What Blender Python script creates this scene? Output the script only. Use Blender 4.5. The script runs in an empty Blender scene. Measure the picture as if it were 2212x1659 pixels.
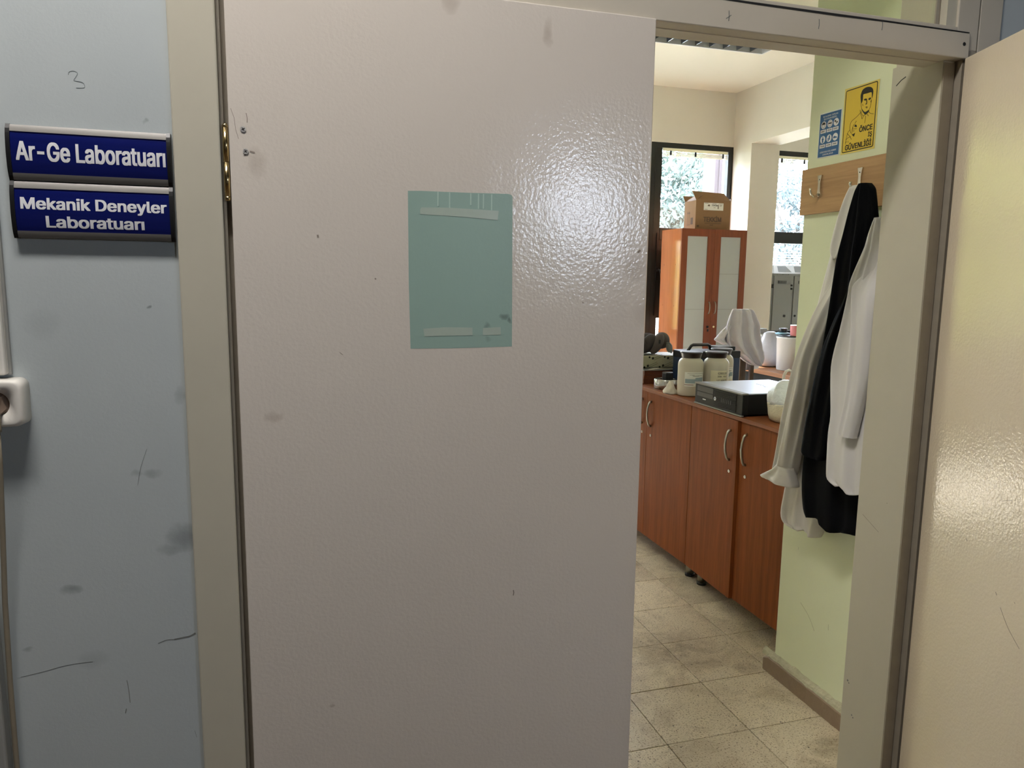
import bpy, bmesh, math, random
from mathutils import Vector, Matrix, noise
random.seed(7)
SC = bpy.context.scene
COL = SC.collection

# ------------------------------------------------------------------ camera
CAM_ROWS = [[0.957653, -0.28766, 0.012338], [-0.028875, -0.138587, -0.989929], [0.286473, 0.947653, -0.141024]]
MAN_POLYS = [[(1.9839, 2.0168), (1.9882, 2.0368), (1.987, 2.0456), (1.9816, 2.0553), (1.9693, 2.0597), (1.954, 2.0585), (1.9421, 2.0526), (1.9366, 2.0433), (1.9364, 2.0344), (1.9379, 2.0258), (1.94, 2.0218), (1.9413, 2.0337), (1.9445, 2.0403), (1.9622, 2.041), (1.9763, 2.0414), (1.9778, 2.0363), (1.9779, 2.0255), (1.9798, 2.0195)], [(1.9806, 2.0024), (1.9751, 1.9949), (1.964, 1.9866), (1.9491, 1.9896), (1.9485, 1.9846), (1.961, 1.9781), (1.9688, 1.9836), (1.9782, 1.9946)], [(1.9737, 2.0242), (1.9703, 2.0264), (1.9644, 2.0262), (1.9598, 2.0237), (1.9616, 2.0216), (1.9638, 2.0206), (1.9698, 2.0219)], [(1.9633, 2.0232), (1.9602, 2.0226), (1.9587, 2.0159), (1.9587, 2.0087), (1.9651, 2.0086), (1.965, 2.0108), (1.9616, 2.012)], [(1.954, 2.0236), (1.9499, 2.0255), (1.9437, 2.0242), (1.9444, 2.0208), (1.9497, 2.0187), (1.9529, 2.0201)], [(1.9439, 2.016), (1.9404, 2.0163), (1.9408, 2.011), (1.9433, 2.0105)], [(1.9649, 2.0002), (1.96, 2.0018), (1.9537, 1.9997), (1.9576, 1.9987)], [(2.0059, 1.9521), (2.0018, 1.9566), (1.9955, 1.9517), (1.9967, 1.9479), (2.0027, 1.9497)], [(2.0162, 1.9313), (2.0105, 1.9284), (2.0003, 1.9318), (2.0043, 1.9199), (2.0107, 1.9247)]]
MAN_LINES = [[(1.984, 2.0195), (1.983, 2.0102), (1.98, 2.0013)], [(1.9407, 2.0192), (1.9419, 2.007), (1.9443, 1.9967), (1.949, 1.989)], [(1.981, 1.9897), (1.9994, 1.9787), (2.0172, 1.971), (2.0239, 1.9629), (2.0255, 1.9483), (2.0191, 1.9331)], [(1.9491, 1.9851), (1.9416, 1.9785), (1.9279, 1.9742)], [(1.9862, 1.9971), (1.9843, 1.9885), (1.9778, 1.9763), (1.9748, 1.968), (1.969, 1.9764), (1.9626, 1.9784)], [(1.9815, 1.9944), (1.9778, 1.9836), (1.9706, 1.9763)], [(1.9555, 1.9791), (1.9487, 1.972)], [(1.9622, 1.975), (1.9606, 1.9693), (1.9624, 1.9533)], [(1.9981, 1.9664), (2.0025, 1.9626), (2.0037, 1.9592)], [(2.0066, 1.9588), (2.0125, 1.9515), (2.0151, 1.9408), (2.0156, 1.9306)], [(2.0079, 1.9442), (1.9951, 1.9428)], [(2.0123, 1.9496), (2.0102, 1.9353)], [(2.0246, 1.9444), (2.0326, 1.9383), (2.0355, 1.9294), (2.0387, 1.9186), (2.0402, 1.9019)], [(2.0361, 1.9352), (2.023, 1.9244), (2.0151, 1.9137)], [(2.0188, 1.9228), (2.0308, 1.9211), (2.0398, 1.916)], [(2.0369, 1.9117), (2.0388, 1.9064)], [(2.0292, 1.9114), (2.0297, 1.9058)], [(1.9776, 2.0127), (1.9743, 2.0065)], [(1.9613, 1.9975), (1.9559, 1.9969)], [(2.0071, 1.9384), (2.003, 1.9377)]]
ONCE = (1.9833, 1.9279, 1.9298, 0.0154)
IS = (1.9446, 1.9279, 1.9104, 0.0126)
GUV = (2.0406, 1.9286, 1.8835, 0.0158)
COAT_A = [(1.7584, 1.9282, 1.8931), (1.7341, 1.9435, 1.8827), (1.6905, 1.961, 1.8742), (1.6218, 1.9866, 1.8707), (1.5378, 2.0071, 1.8771), (1.4228, 2.0383, 1.8846), (1.3346, 2.0558, 1.8873), (1.2448, 2.0713, 1.8901), (1.1378, 2.0904, 1.8954), (1.0282, 2.1075, 1.9049), (0.9002, 2.1235, 1.9171), (0.7932, 2.1399, 1.9277), (0.7248, 2.1507, 1.9426), (0.6611, 2.1597, 1.9539), (0.6329, 2.1366, 1.9684), (0.6291, 2.0793, 1.9804)]
COAT_A_SLEEVE = [(1.5911, 1.9217, 1.8778), (1.5082, 1.9521, 1.8888), (1.4229, 1.9813, 1.9122), (1.3349, 2.0072, 1.9362), (1.2111, 2.049, 1.973), (1.1506, 2.0639, 1.9801), (1.0891, 2.0766, 1.9895), (0.9727, 2.1013, 2.0098), (0.883, 2.1173, 2.0288), (0.8238, 2.1291, 2.0395)]
COAT_A_CUFF = [(0.8495, 2.0963, 2.0293), (0.83, 2.1141, 2.0135), (0.8071, 2.1527, 2.0025), (0.7924, 2.167, 2.0012), (0.7963, 2.0661, 2.0142)]
COAT_A_COLLAR = [(1.7484, 1.8966, 1.8676), (1.7143, 1.9164, 1.8658), (1.6608, 1.9387, 1.8676), (1.6132, 1.9519, 1.8779), (1.565, 1.9591, 1.9002), (1.537, 1.9396, 1.9233)]
COAT_B = [(1.75, 1.827, 1.7977), (1.7367, 1.8368, 1.7819), (1.721, 1.8426, 1.7749), (1.6662, 1.8594, 1.7602), (1.6136, 1.8729, 1.7475), (1.5341, 1.8937, 1.7391), (1.4357, 1.9071, 1.7306), (1.3565, 1.9169, 1.7259), (1.2608, 1.9314, 1.7213), (1.1205, 1.9546, 1.7142), (1.0323, 1.967, 1.7124), (0.937, 1.979, 1.7101), (0.8776, 1.9839, 1.7113), (0.7966, 1.982, 1.7104), (0.7359, 1.9687, 1.7114), (0.7111, 1.9507, 1.7343)]
COAT_B_SLEEVE = [(1.5329, 1.8326, 1.7799), (1.4354, 1.8514, 1.7882), (1.3562, 1.865, 1.795), (1.2595, 1.8915, 1.8041), (1.1163, 1.9231, 1.8208), (1.0256, 1.9377, 1.8336), (0.9502, 1.9477, 1.8423), (0.9293, 1.9434, 1.8483), (0.9215, 1.9162, 1.8534)]
COAT_C = [(1.6419, 1.6927, 1.6564), (1.6014, 1.7103, 1.6471), (1.5655, 1.7201, 1.64), (1.5356, 1.7342, 1.6367), (1.5055, 1.7486, 1.6335), (1.465, 1.7657, 1.6292), (1.4267, 1.7706, 1.6251), (1.328, 1.7914, 1.6229), (1.2697, 1.8078, 1.6217), (1.2191, 1.8158, 1.6197), (1.1556, 1.8108, 1.618), (1.0744, 1.8019, 1.6177), (1.0182, 1.8075, 1.6186), (0.9159, 1.8043, 1.618), (0.8819, 1.7967, 1.6211), (0.8688, 1.7605, 1.6327)]
COAT_C_SLEEVE = [(1.5294, 1.6892, 1.6341), (1.4923, 1.7217, 1.6383), (1.4647, 1.7347, 1.6403), (1.4269, 1.7252, 1.6396), (1.3537, 1.7119, 1.6367), (1.2398, 1.7103, 1.6346), (1.1477, 1.7113, 1.6486), (1.0782, 1.7223, 1.662), (1.0394, 1.7275, 1.6703), (1.0331, 1.7231, 1.6713)]
CLOTH = [(1.2867, 2.7684, 2.9), (1.2785, 2.7614, 2.9196), (1.259, 2.7552, 2.9323), (1.2264, 2.7423, 2.9479), (1.1838, 2.73, 2.97), (1.1445, 2.7324, 2.9708), (1.0885, 2.7358, 2.9805), (1.0487, 2.7532, 2.9909), (1.0254, 2.7734, 2.9964), (0.9986, 2.7958, 3.0049), (0.9749, 2.8332, 3.0096), (0.9446, 2.877, 3.0047), (0.9242, 2.9166, 2.9957), (0.9158, 2.9364, 2.975)]
CLOTH_SIDE = [(1.2309, 2.768, 2.8132), (1.1817, 2.7454, 2.8164), (1.1424, 2.7021, 2.8189), (1.1096, 2.6722, 2.821), (1.0866, 2.653, 2.8224), (1.0665, 2.6916, 2.8275), (1.0463, 2.7378, 2.8364), (1.0294, 2.7804, 2.8412)]
CLOTH_TAIL = [(1.0361, 2.8613, 2.9194), (0.9684, 2.8694, 2.9199), (0.9006, 2.869, 2.9126), (0.8497, 2.8684, 2.9003), (0.8107, 2.867, 2.8779)]
CLOTH_TAIL2 = [(1.0006, 2.9294, 3.0628), (0.9322, 2.9357, 3.0775), (0.8981, 2.938, 3.0699), (0.8777, 2.9413, 3.0535), (0.87, 2.9438, 2.9771)]
STAND_L = [(2.8954, 4.27, 0.9749), (2.8904, 4.27, 0.8126), (2.9813, 4.27, 0.9089), (2.9973, 4.27, 0.8165)]
CAM_H = 1.4658
cam_data = bpy.data.cameras.new('camera')
cam_data.sensor_fit = 'HORIZONTAL'; cam_data.sensor_width = 36.0
cam_data.lens = 1600.0 / 2212.0 * 36.0
cam_data.clip_start = 0.02; cam_data.clip_end = 200
cam = bpy.data.objects.new('camera', cam_data); COL.objects.link(cam)
_rt, _dn, _fw = [Vector(r) for r in CAM_ROWS]
_m = Matrix((( _rt.x, -_dn.x, -_fw.x), (_rt.y, -_dn.y, -_fw.y), (_rt.z, -_dn.z, -_fw.z))).to_4x4()
_m.translation = (0, 0, CAM_H)
cam.matrix_world = _m
SC.camera = cam

# ------------------------------------------------------------------ world, light, exposure
SC.view_settings.view_transform = 'Standard'
SC.view_settings.look = 'None'
SC.view_settings.gamma = 1.0
SC.view_settings.use_curve_mapping = False
SC.view_settings.exposure = 0.0
SC.cycles.max_bounces = 8; SC.cycles.diffuse_bounces = 5; SC.cycles.glossy_bounces = 3
SC.cycles.transparent_max_bounces = 8
SC.cycles.sample_clamp_indirect = 20.0
SC.cycles.caustics_reflective = False; SC.cycles.caustics_refractive = False
SKY_L = 27.0
LAMP_E = 80.0
w = bpy.data.worlds.new('sky'); SC.world = w; w.use_nodes = True
bg = w.node_tree.nodes['Background']
bg.inputs[0].default_value = (0.86, 0.96, 1.14, 1); bg.inputs[1].default_value = SKY_L
sun_d = bpy.data.lights.new('sun', 'SUN'); sun_d.energy = 30.0; sun_d.angle = math.radians(.6); sun_d.color = (1.0, .97, .93)
sun = bpy.data.objects.new('sun', sun_d); sun.rotation_euler = Vector((.38, -1.0, -1.17)).to_track_quat('-Z', 'Y').to_euler(); COL.objects.link(sun)
def portal(name, loc, rot, sx, sy):
    d = bpy.data.lights.new(name, 'AREA'); d.shape = 'RECTANGLE'; d.size = sx; d.size_y = sy
    d.cycles.is_portal = True
    o = bpy.data.objects.new(name, d); o.location = loc; o.rotation_euler = rot; COL.objects.link(o)
R90 = math.pi/2
# window x ranges along the far wall
WIN_X = [(-0.72, 0.23), (0.35, 1.30), (1.42, 2.37), (2.49, 3.44), (3.555, 4.505), (4.88, 5.83), (5.95, 6.90)]
for a, b in WIN_X:
    portal('window_portal', ((a+b)/2, 7.13, 1.45), (-R90, 0, 0), b-a, 2.75)
portal('corridor_window_portal', (2.39, -3.08, 2.05), (R90, 0, 0), 0.66, 0.70)

# ------------------------------------------------------------------ materials
def lin(c):
    r = []
    for v in c[:3]:
        v = v/255.0
        r.append(v/12.92 if v <= .04045 else ((v+.055)/1.055)**2.4)
    return (*r, 1.0)
class NT:
    def __init__(s, name):
        s.m = bpy.data.materials.new(name); s.m.use_nodes = True
        s.t = s.m.node_tree; s.p = s.t.nodes['Principled BSDF']; s.out = s.t.nodes['Material Output']
        s.tc = None
    def n(s, ty, **kw):
        nd = s.t.nodes.new(ty)
        for k, v in kw.items(): setattr(nd, k, v)
        return nd
    def l(s, a, b): s.t.links.new(a, b)
    def coord(s):
        if s.tc is None:
            g = s.n('ShaderNodeNewGeometry'); s.tc = g.outputs['Position']
        return s.tc
    def mapped(s, scale=(1,1,1), loc=(0,0,0), obj=False):
        mp = s.n('ShaderNodeMapping'); mp.inputs['Scale'].default_value = scale; mp.inputs['Location'].default_value = loc
        if obj:
            t = s.n('ShaderNodeTexCoord'); s.l(t.outputs['Object'], mp.inputs['Vector'])
        else: s.l(s.coord(), mp.inputs['Vector'])
        return mp.outputs[0]
    def noise(s, scale, detail=3, rough=.5, vec=None, dist=0):
        nd = s.n('ShaderNodeTexNoise'); nd.inputs['Scale'].default_value = scale; nd.inputs['Detail'].default_value = detail
        nd.inputs['Roughness'].default_value = rough; nd.inputs['Distortion'].default_value = dist
        s.l(vec if vec is not None else s.coord(), nd.inputs['Vector']); return nd.outputs['Fac']
    def ramp(s, fac, stops):
        r = s.n('ShaderNodeValToRGB'); e = r.color_ramp.elements
        while len(e) < len(stops): e.new(0.5)
        for i, (p, c) in enumerate(stops):
            e[i].position = p; e[i].color = c if len(c) == 4 else (*c, 1)
        s.l(fac, r.inputs[0]); return r.outputs[0]
    def mix(s, fac, a, b, mode='MIX'):
        x = s.n('ShaderNodeMix', data_type='RGBA', blend_type=mode)
        for inp, v in ((x.inputs[0], fac), (x.inputs[6], a), (x.inputs[7], b)):
            if hasattr(v, 'links') or hasattr(v, 'is_linked'): s.l(v, inp)
            else: inp.default_value = v
        return x.outputs[2]
    def math(s, op, a, b=0.0, clamp=False):
        x = s.n('ShaderNodeMath', operation=op, use_clamp=clamp)
        for inp, v in ((x.inputs[0], a), (x.inputs[1], b)):
            if hasattr(v, 'is_linked'): s.l(v, inp)
            else: inp.default_value = v
        return x.outputs[0]
    def bump(s, h, strength=.2, dist=.01):
        b = s.n('ShaderNodeBump'); b.inputs['Strength'].default_value = strength; b.inputs['Distance'].default_value = dist
        s.l(h, b.inputs['Height']); s.l(b.outputs[0], s.p.inputs['Normal']); return b
    def base(s, v):
        if hasattr(v, 'is_linked'): s.l(v, s.p.inputs['Base Color'])
        else: s.p.inputs['Base Color'].default_value = v
    def stain(s, spots, axes=(0, 2)):
        """a mask of soft dirty marks: (a, b, ra, rb, strength) along the two world axes of the wall"""
        sep = s.n('ShaderNodeSeparateXYZ')
        nz = s.n('ShaderNodeTexNoise'); nz.inputs['Scale'].default_value = 45; s.l(s.coord(), nz.inputs['Vector'])
        add = s.n('ShaderNodeVectorMath', operation='MULTIPLY_ADD'); s.l(nz.outputs['Color'], add.inputs[0])
        add.inputs[1].default_value = (.02, .02, .02); s.l(s.coord(), add.inputs[2]); s.l(add.outputs[0], sep.inputs[0])
        tot = None
        for a, b, ra, rb, st in spots:
            da = s.math('DIVIDE', s.math('SUBTRACT', sep.outputs[axes[0]], a+.01), ra)
            db = s.math('DIVIDE', s.math('SUBTRACT', sep.outputs[axes[1]], b+.01), rb)
            d = s.math('ADD', s.math('MULTIPLY', da, da), s.math('MULTIPLY', db, db))
            f = s.math('MULTIPLY', s.math('SUBTRACT', 1.0, d, True), st)
            tot = f if tot is None else s.math('MAXIMUM', tot, f)
        return tot
def mat(name, c, rough=.5, metal=0.0, var=.0, vscale=6, bump=0.0, bscale=60, bdist=.004, spec=None, coat=0.0, linear=False):
    t = NT(name); c = c if linear else lin(c)
    t.p.inputs['Roughness'].default_value = rough; t.p.inputs['Metallic'].default_value = metal
    if spec is not None: t.p.inputs['Specular IOR Level'].default_value = spec
    if coat: t.p.inputs['Coat Weight'].default_value = coat; t.p.inputs['Coat Roughness'].default_value = .1
    if var:
        d = tuple(v*(1-var) for v in c[:3]) + (1,); e = tuple(min(1, v*(1+var)) for v in c[:3]) + (1,)
        t.base(t.mix(t.noise(vscale, 4, .6), d, e))
    else: t.base(tuple(c[:3]) + (1,))
    if bump: t.bump(t.noise(bscale, 3, .6), bump, bdist)
    return t.m
def wood(name, c1, c2, rough=.4, axis='Z', scale=1.0, coat=0.0, spec=.5):
    t = NT(name); t.p.inputs['Specular IOR Level'].default_value = spec
    sc = {'Z': (18, 18, .9), 'X': (.9, 18, 18), 'Y': (18, .9, 18)}[axis]
    v = t.mapped(tuple(a*scale for a in sc))
    n1 = t.noise(2.2, 6, .62, v, .6)
    n2 = t.noise(14, 3, .6, v)
    f = t.math('ADD', t.math('MULTIPLY', n1, .75), t.math('MULTIPLY', n2, .25))
    t.base(t.ramp(f, [(.34, lin(c1)), (.62, lin(c2))]))
    t.p.inputs['Roughness'].default_value = rough
    if coat: t.p.inputs['Coat Weight'].default_value = coat; t.p.inputs['Coat Roughness'].default_value = .12
    t.bump(n2, .05, .002)
    return t.m
def glass(name, tint=(1, 1, 1), refl=.06):
    t = NT(name); t.t.nodes.remove(t.p)
    tr = t.n('ShaderNodeBsdfTransparent'); tr.inputs[0].default_value = (*tint, 1)
    gl = t.n('ShaderNodeBsdfGlossy'); gl.inputs['Roughness'].default_value = .02
    lw = t.n('ShaderNodeLayerWeight'); lw.inputs[0].default_value = .5
    fr = t.math('ADD', t.math('MULTIPLY', t.math('POWER', lw.outputs['Facing'], 5.0), .7), refl*.6, True)
    mx = t.n('ShaderNodeMixShader'); t.l(fr, mx.inputs[0]); t.l(tr.outputs[0], mx.inputs[1]); t.l(gl.outputs[0], mx.inputs[2])
    t.l(mx.outputs[0], t.out.inputs[0]); return t.m
def emis(name, c, s):
    t = NT(name); t.p.inputs['Base Color'].default_value = (*c, 1)
    t.p.inputs['Emission Color'].default_value = (*c, 1); t.p.inputs['Emission Strength'].default_value = s; return t.m

M = {}
# corridor wall, blue grey
def wall_blue():
    t = NT('blue_grey_wall_paint')
    a = t.noise(2.5, 5, .6); c = t.mix(a, lin((172, 180, 182)), lin((188, 195, 196)))
    sp = t.stain([(-.195, .985, .035, .03, .55), (-.215, .965, .03, .012, .35), (-.245, 1.11, .018, .010, .35), (-.27, 1.112, .010, .008, .3),
                  (-.385, .905, .022, .010, .5), (-.46, .80, .012, .006, .4), (-.235, 1.41, .004, .004, .7), (-.36, .77, .03, .02, .18),
                  (-.19, 1.25, .012, .02, .3), (-.40, 1.38, .03, .03, .12), (-.222, 1.722, .004, .004, .4)])
    c = t.mix(sp, c, lin((95, 100, 100)))
    t.base(c); t.p.inputs['Roughness'].default_value = .55
    t.bump(t.noise(180, 3, .6), .12, .002); return t.m
M['blue_wall'] = wall_blue()
def door_paint(name, c1, c2, rough, bstr, bscale, spots, ior=1.5):
    t = NT(name)
    c = t.mix(t.noise(1.6, 5, .6), lin(c1), lin(c2))
    if spots: c = t.mix(t.stain(spots), c, lin((140, 122, 105)))
    t.base(c); t.p.inputs['Roughness'].default_value = rough
    big = t.noise(bscale, 2, .5); fine = t.noise(9, 2, .5)
    st = t.noise(40, 2, .5, t.mapped((1, 1, .12)))
    h = t.math('ADD', t.math('ADD', big, t.math('MULTIPLY', fine, 1.2)), t.math('MULTIPLY', st, .5))
    t.p.inputs['IOR'].default_value = ior
    t.bump(h, bstr, .0012); return t.m
M['door'] = door_paint('glossy_cream_door_paint', (210, 202, 192), (218, 210, 200), .15, .42, 140,
    [(-.03, 1.205, .02, .012, .3), (.74, 1.4, .06, .04, .2), (-.045, 1.66, .02, .03, .25), (.69, 1.49, .03, .03, .25), (.49, 1.93, .012, .03, .35), (.06, .62, .008, .006, .4), (.3, 1.965, .02, .02, .3)])
M['door2'] = door_paint('glossy_cream_leaf_paint', (218, 204, 180), (226, 213, 192), .10, .5, 150, [], 1.75)
M['frame'] = mat('cream_frame_paint', (192, 187, 170), .42, var=.06, vscale=9, bump=.2, bscale=35, bdist=.002)
M['frame_dark'] = mat('shaded_frame_rebate_paint', (150, 142, 128), .6, var=.15, vscale=25)  # frame paint darkened, the shade of the grooves put into its colour
M['header'] = mat('cream_header_paint', (196, 188, 172), .45, var=.06, vscale=9, bump=.25, bscale=30, bdist=.002)
def green_wall():
    t = NT('pale_green_wall_paint')
    a = t.noise(3, 5, .6); c = t.mix(a, lin((218, 224, 190)), lin((228, 233, 204)))
    sp = t.stain([(1.80, .43, .008, .008, .8), (1.9, .75, .05, .03, .15)], (1, 2))
    c = t.mix(sp, c, lin((90, 85, 70))); t.base(c); t.p.inputs['Roughness'].default_value = .5
    t.bump(t.noise(120, 3, .6), .15, .002); return t.m
M['green_wall'] = green_wall()
M['white_wall'] = mat('off_white_wall_paint', (222, 219, 208), .6, var=.05, vscale=1.5, bump=.1, bscale=100)
M['ceiling'] = mat('white_ceiling_paint', (236, 232, 220), .7, var=.03, vscale=2)
M['corr_ceiling'] = mat('grey_corridor_ceiling', (160, 158, 152), .8)
M['corr_floor'] = mat('brown_corridor_floor', (90, 74, 54), .4, var=.1)
M['corr_wall'] = mat('grey_corridor_paint', (126, 126, 122), .6, var=.03)
def terrazzo():
    t = NT('speckled_terrazzo')
    oi = t.n('ShaderNodeObjectInfo')
    base = t.mix(t.noise(5, 5, .65), lin((202, 186, 158)), lin((226, 213, 188)))
    tone = t.math('ADD', t.math('MULTIPLY', oi.outputs['Random'], .22), .86)
    cmb = t.n('ShaderNodeCombineColor')
    for i in range(3): t.l(tone, cmb.inputs[i])
    base = t.mix(1.0, base, cmb.outputs[0], 'MULTIPLY')
    fine = t.ramp(t.noise(170, 4, .75), [(.34, (0, 0, 0, 1)), (.47, (1, 1, 1, 1))])
    base = t.mix(fine, lin((120, 98, 70)), base)
    v = t.n('ShaderNodeTexVoronoi'); v.inputs['Scale'].default_value = 130; t.l(t.coord(), v.inputs['Vector'])
    sel = t.n('ShaderNodeSeparateColor'); t.l(v.outputs['Color'], sel.inputs[0])
    dots = t.math('MULTIPLY', t.math('LESS_THAN', v.outputs['Distance'], .30), t.math('GREATER_THAN', sel.outputs[0], .80))
    base = t.mix(t.math('MULTIPLY', dots, .7), base, lin((104, 86, 66)))
    v2 = t.n('ShaderNodeTexVoronoi'); v2.inputs['Scale'].default_value = 36; t.l(t.coord(), v2.inputs['Vector'])
    s2 = t.n('ShaderNodeSeparateColor'); t.l(v2.outputs['Color'], s2.inputs[0])
    d2 = t.math('MULTIPLY', t.math('LESS_THAN', v2.outputs['Distance'], .11), t.math('GREATER_THAN', s2.outputs[1], .82))
    base = t.mix(t.math('MULTIPLY', d2, .9), base, lin((44, 36, 28)))
    dirt = t.ramp(t.noise(5.5, 7, .72, dist=1.2), [(.47, (0, 0, 0, 1)), (.72, (1, 1, 1, 1))])
    base = t.mix(t.math('MULTIPLY', dirt, .5), base, lin((112, 88, 60)))
    sp = t.stain([(1.44, 2.50, .20, .16, .55), (1.50, 2.36, .12, .06, .5), (1.64, 2.28, .06, .05, .6), (1.62, 1.78, .10, .07, .6), (1.50, 1.70, .09, .06, .45), (1.62, 1.66, .12, .07, .55), (1.66, 3.35, .09, .07, .6), (1.36, 2.75, .12, .08, .3)], (0, 1))
    sp = t.math('MULTIPLY', sp, t.ramp(t.noise(24, 5, .7), [(.34, (.15, .15, .15, 1)), (.62, (1, 1, 1, 1))]))
    base = t.mix(sp, base, lin((92, 70, 46)))
    t.base(base); t.p.inputs['Roughness'].default_value = .38
    t.bump(t.noise(60, 3, .6), .08, .002); return t.m
M['terrazzo'] = terrazzo()
M['grout'] = mat('dark_grout', (70, 60, 46), .9, var=.2, vscale=20)
def plainfloor():
    t = NT('far_terrazzo_floor')
    b = t.n('ShaderNodeTexBrick'); b.offset = 0; b.squash = 1
    b.inputs['Scale'].default_value = 1; b.inputs['Brick Width'].default_value = .3; b.inputs['Row Height'].default_value = .3
    b.inputs['Mortar Size'].default_value = .002; b.inputs['Color1'].default_value = lin((200, 190, 170)); b.inputs['Color2'].default_value = lin((188, 178, 158)); b.inputs['Mortar'].default_value = lin((80, 68, 50))
    t.l(t.mapped(loc=(-.219, -.137, 0)), b.inputs['Vector']); t.base(b.outputs[0]); t.p.inputs['Roughness'].default_value = .4; return t.m
M['far_floor'] = plainfloor()
M['skirting'] = mat('brown_stone_skirting', (140, 120, 100), .6, var=.15, vscale=30, bump=.3, bscale=50)
M['mortar'] = mat('rough_pale_mortar', (190, 186, 160), .9, var=.25, vscale=40, bump=.8, bscale=60, bdist=.01)
M['cab'] = wood('reddish_cabinet_laminate', (110, 56, 24), (136, 74, 36), .6, spec=.18)
M['cab_top'] = wood('reddish_worktop_laminate', (116, 64, 34), (142, 82, 46), .5, 'Y', spec=.35)
M['tall'] = wood('orange_brown_cabinet_laminate', (112, 56, 28), (134, 70, 36), .45)
M['tall_side'] = wood('glossy_lit_cabinet_side', (150, 84, 46), (172, 100, 58), .28, coat=.9)  # door laminate lightened: window light on the side put into the colour
M['beech'] = wood('beech_board', (160, 122, 84), (186, 148, 106), .5, 'Y')
M['darkwood'] = wood('dark_brown_wood', (62, 46, 34), (88, 66, 48), .5)
M['tablewood'] = wood('brown_table_edge', (120, 78, 46), (150, 100, 62), .5, 'Y')
M['frost'] = mat('frosted_cabinet_glass', (178, 184, 182), .28, var=.05, vscale=2)
M['nickel'] = mat('brushed_nickel', (176, 172, 160), .32, 1.0)
M['chrome'] = mat('polished_chrome', (225, 222, 212), .08, 1.0)
M['steel'] = mat('steel_screw', (205, 203, 200), .35, .45)
M['brass'] = mat('brass_plated_hinge', (214, 190, 140), .2, 1.0)
M['alu'] = mat('silver_sign_rail', (128, 125, 121), .5, .2)
M['black'] = mat('black_plastic', (18, 18, 20), .4)
M['black_gloss'] = mat('black_lid_plastic', (16, 17, 18), .32, spec=1.0)
M['dark_frame'] = mat('dark_green_window_frame', (26, 30, 30), .4, var=.15, vscale=8)
def sign_blue():
    t = NT('navy_sign_panel'); t.base(t.mix(t.noise(30, 3, .5, t.mapped((.3, 1, 4))), lin((8, 16, 76)), lin((14, 24, 96))))  # stretched noise paints horizontal reflection streaks into the navy
    t.p.inputs['Roughness'].default_value = .22; return t.m
M['sign_blue'] = sign_blue()
M['white_ink'] = mat('white_lettering', (226, 226, 230), .4)
M['black_ink'] = mat('black_print', (20, 18, 16), .6)
M['grey_ink'] = mat('faded_grey_print', (92, 74, 58), .7)
M['pencil'] = mat('pencil_line', (105, 112, 115), .7)
M['scuff'] = mat('grey_scuff', (118, 120, 116), .8)
M['chip'] = mat('worn_paint_chip', (142, 130, 120), .8)
M['crack'] = mat('faint_plaster_crack', (168, 168, 138), .8)
M['black_scuff'] = mat('black_scuff', (70, 72, 72), .8)
def teal():
    t = NT('old_teal_paint')
    c = t.mix(t.noise(6, 4, .6), lin((142, 168, 157)), lin((150, 177, 166)))
    c = t.mix(t.stain([(.412, 1.391, .014, .008, .7), (.421, 1.383, .006, .006, .8), (.377, 1.373, .008, .008, .5), (.378, 1.345, .007, .007, .3)]), c, lin((88, 104, 96)))
    t.base(c); t.p.inputs['Roughness'].default_value = .4; t.bump(t.noise(150, 2, .5), .15, .001); return t.m
M['teal'] = teal()
M['tape'] = mat('old_adhesive_tape', (172, 186, 174), .25, var=.06, vscale=40)
M['drip'] = mat('pale_paint_drip', (176, 200, 188), .35)
M['white_plastic'] = mat('white_plastic', (226, 222, 214), .35)
M['grey_plastic'] = mat('grey_plastic', (150, 150, 146), .45)
M['plug'] = mat('brown_grey_plug', (128, 110, 96), .5)
M['cable'] = mat('dirty_grey_cable', (140, 130, 112), .55, var=.2, vscale=30)
M['yellow'] = mat('yellow_sign_vinyl', (222, 190, 62), .4, var=.02)
M['yellow_edge'] = mat('pale_yellow_margin', (226, 206, 110), .4)
M['poster_white'] = mat('white_sign_vinyl', (225, 228, 222), .4)
M['poster_blue'] = mat('blue_sign_vinyl', (28, 88, 142), .4)
M['coat_white'] = mat('white_cotton', (214, 210, 204), .85, var=.04, vscale=14, bump=.15, bscale=400, bdist=.001)
M['coat_white2'] = mat('white_coat_cotton', (210, 208, 208), .85, var=.04, vscale=14, bump=.15, bscale=400, bdist=.001)
M['coat_black'] = mat('navy_black_cloth', (6, 7, 10), .9, var=.1, vscale=10, spec=.12)
M['cloth'] = mat('white_sheet_cloth', (226, 222, 232), .85, var=.03, vscale=12)
M['pc_black'] = mat('black_computer_plastic', (14, 14, 15), .5, spec=.3)
M['pc_side'] = mat('black_steel_side', (9, 9, 10), .55, spec=.3)
M['pc_top'] = mat('silver_grey_steel_lid', (200, 208, 224), .30, .6)
M['bottle'] = mat('cream_plastic_bottle', (200, 192, 176), .42, var=.03)
M['paper_label'] = mat('white_paper_label', (228, 228, 220), .6)
M['cream_label'] = mat('cream_paper_label', (226, 218, 190), .6)
M['blue_grey_print'] = mat('blue_grey_print', (150, 166, 172), .6)
M['red_print'] = mat('dark_red_print', (120, 50, 44), .6)
M['tape_roll'] = mat('aluminium_foil_tape', (190, 190, 188), .22, .95, var=.1, vscale=60)
M['card'] = mat('brown_corrugated_card', (142, 110, 76), .8, var=.06, vscale=5)
M['card_dark'] = mat('brown_card_inside', (120, 92, 64), .85)
M['board_brown'] = wood('stacked_brown_board', (104, 58, 38), (124, 72, 48), .55, 'X')
M['sheet_metal'] = mat('grey_metal_sheet', (158, 158, 162), .3, .7)
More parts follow.
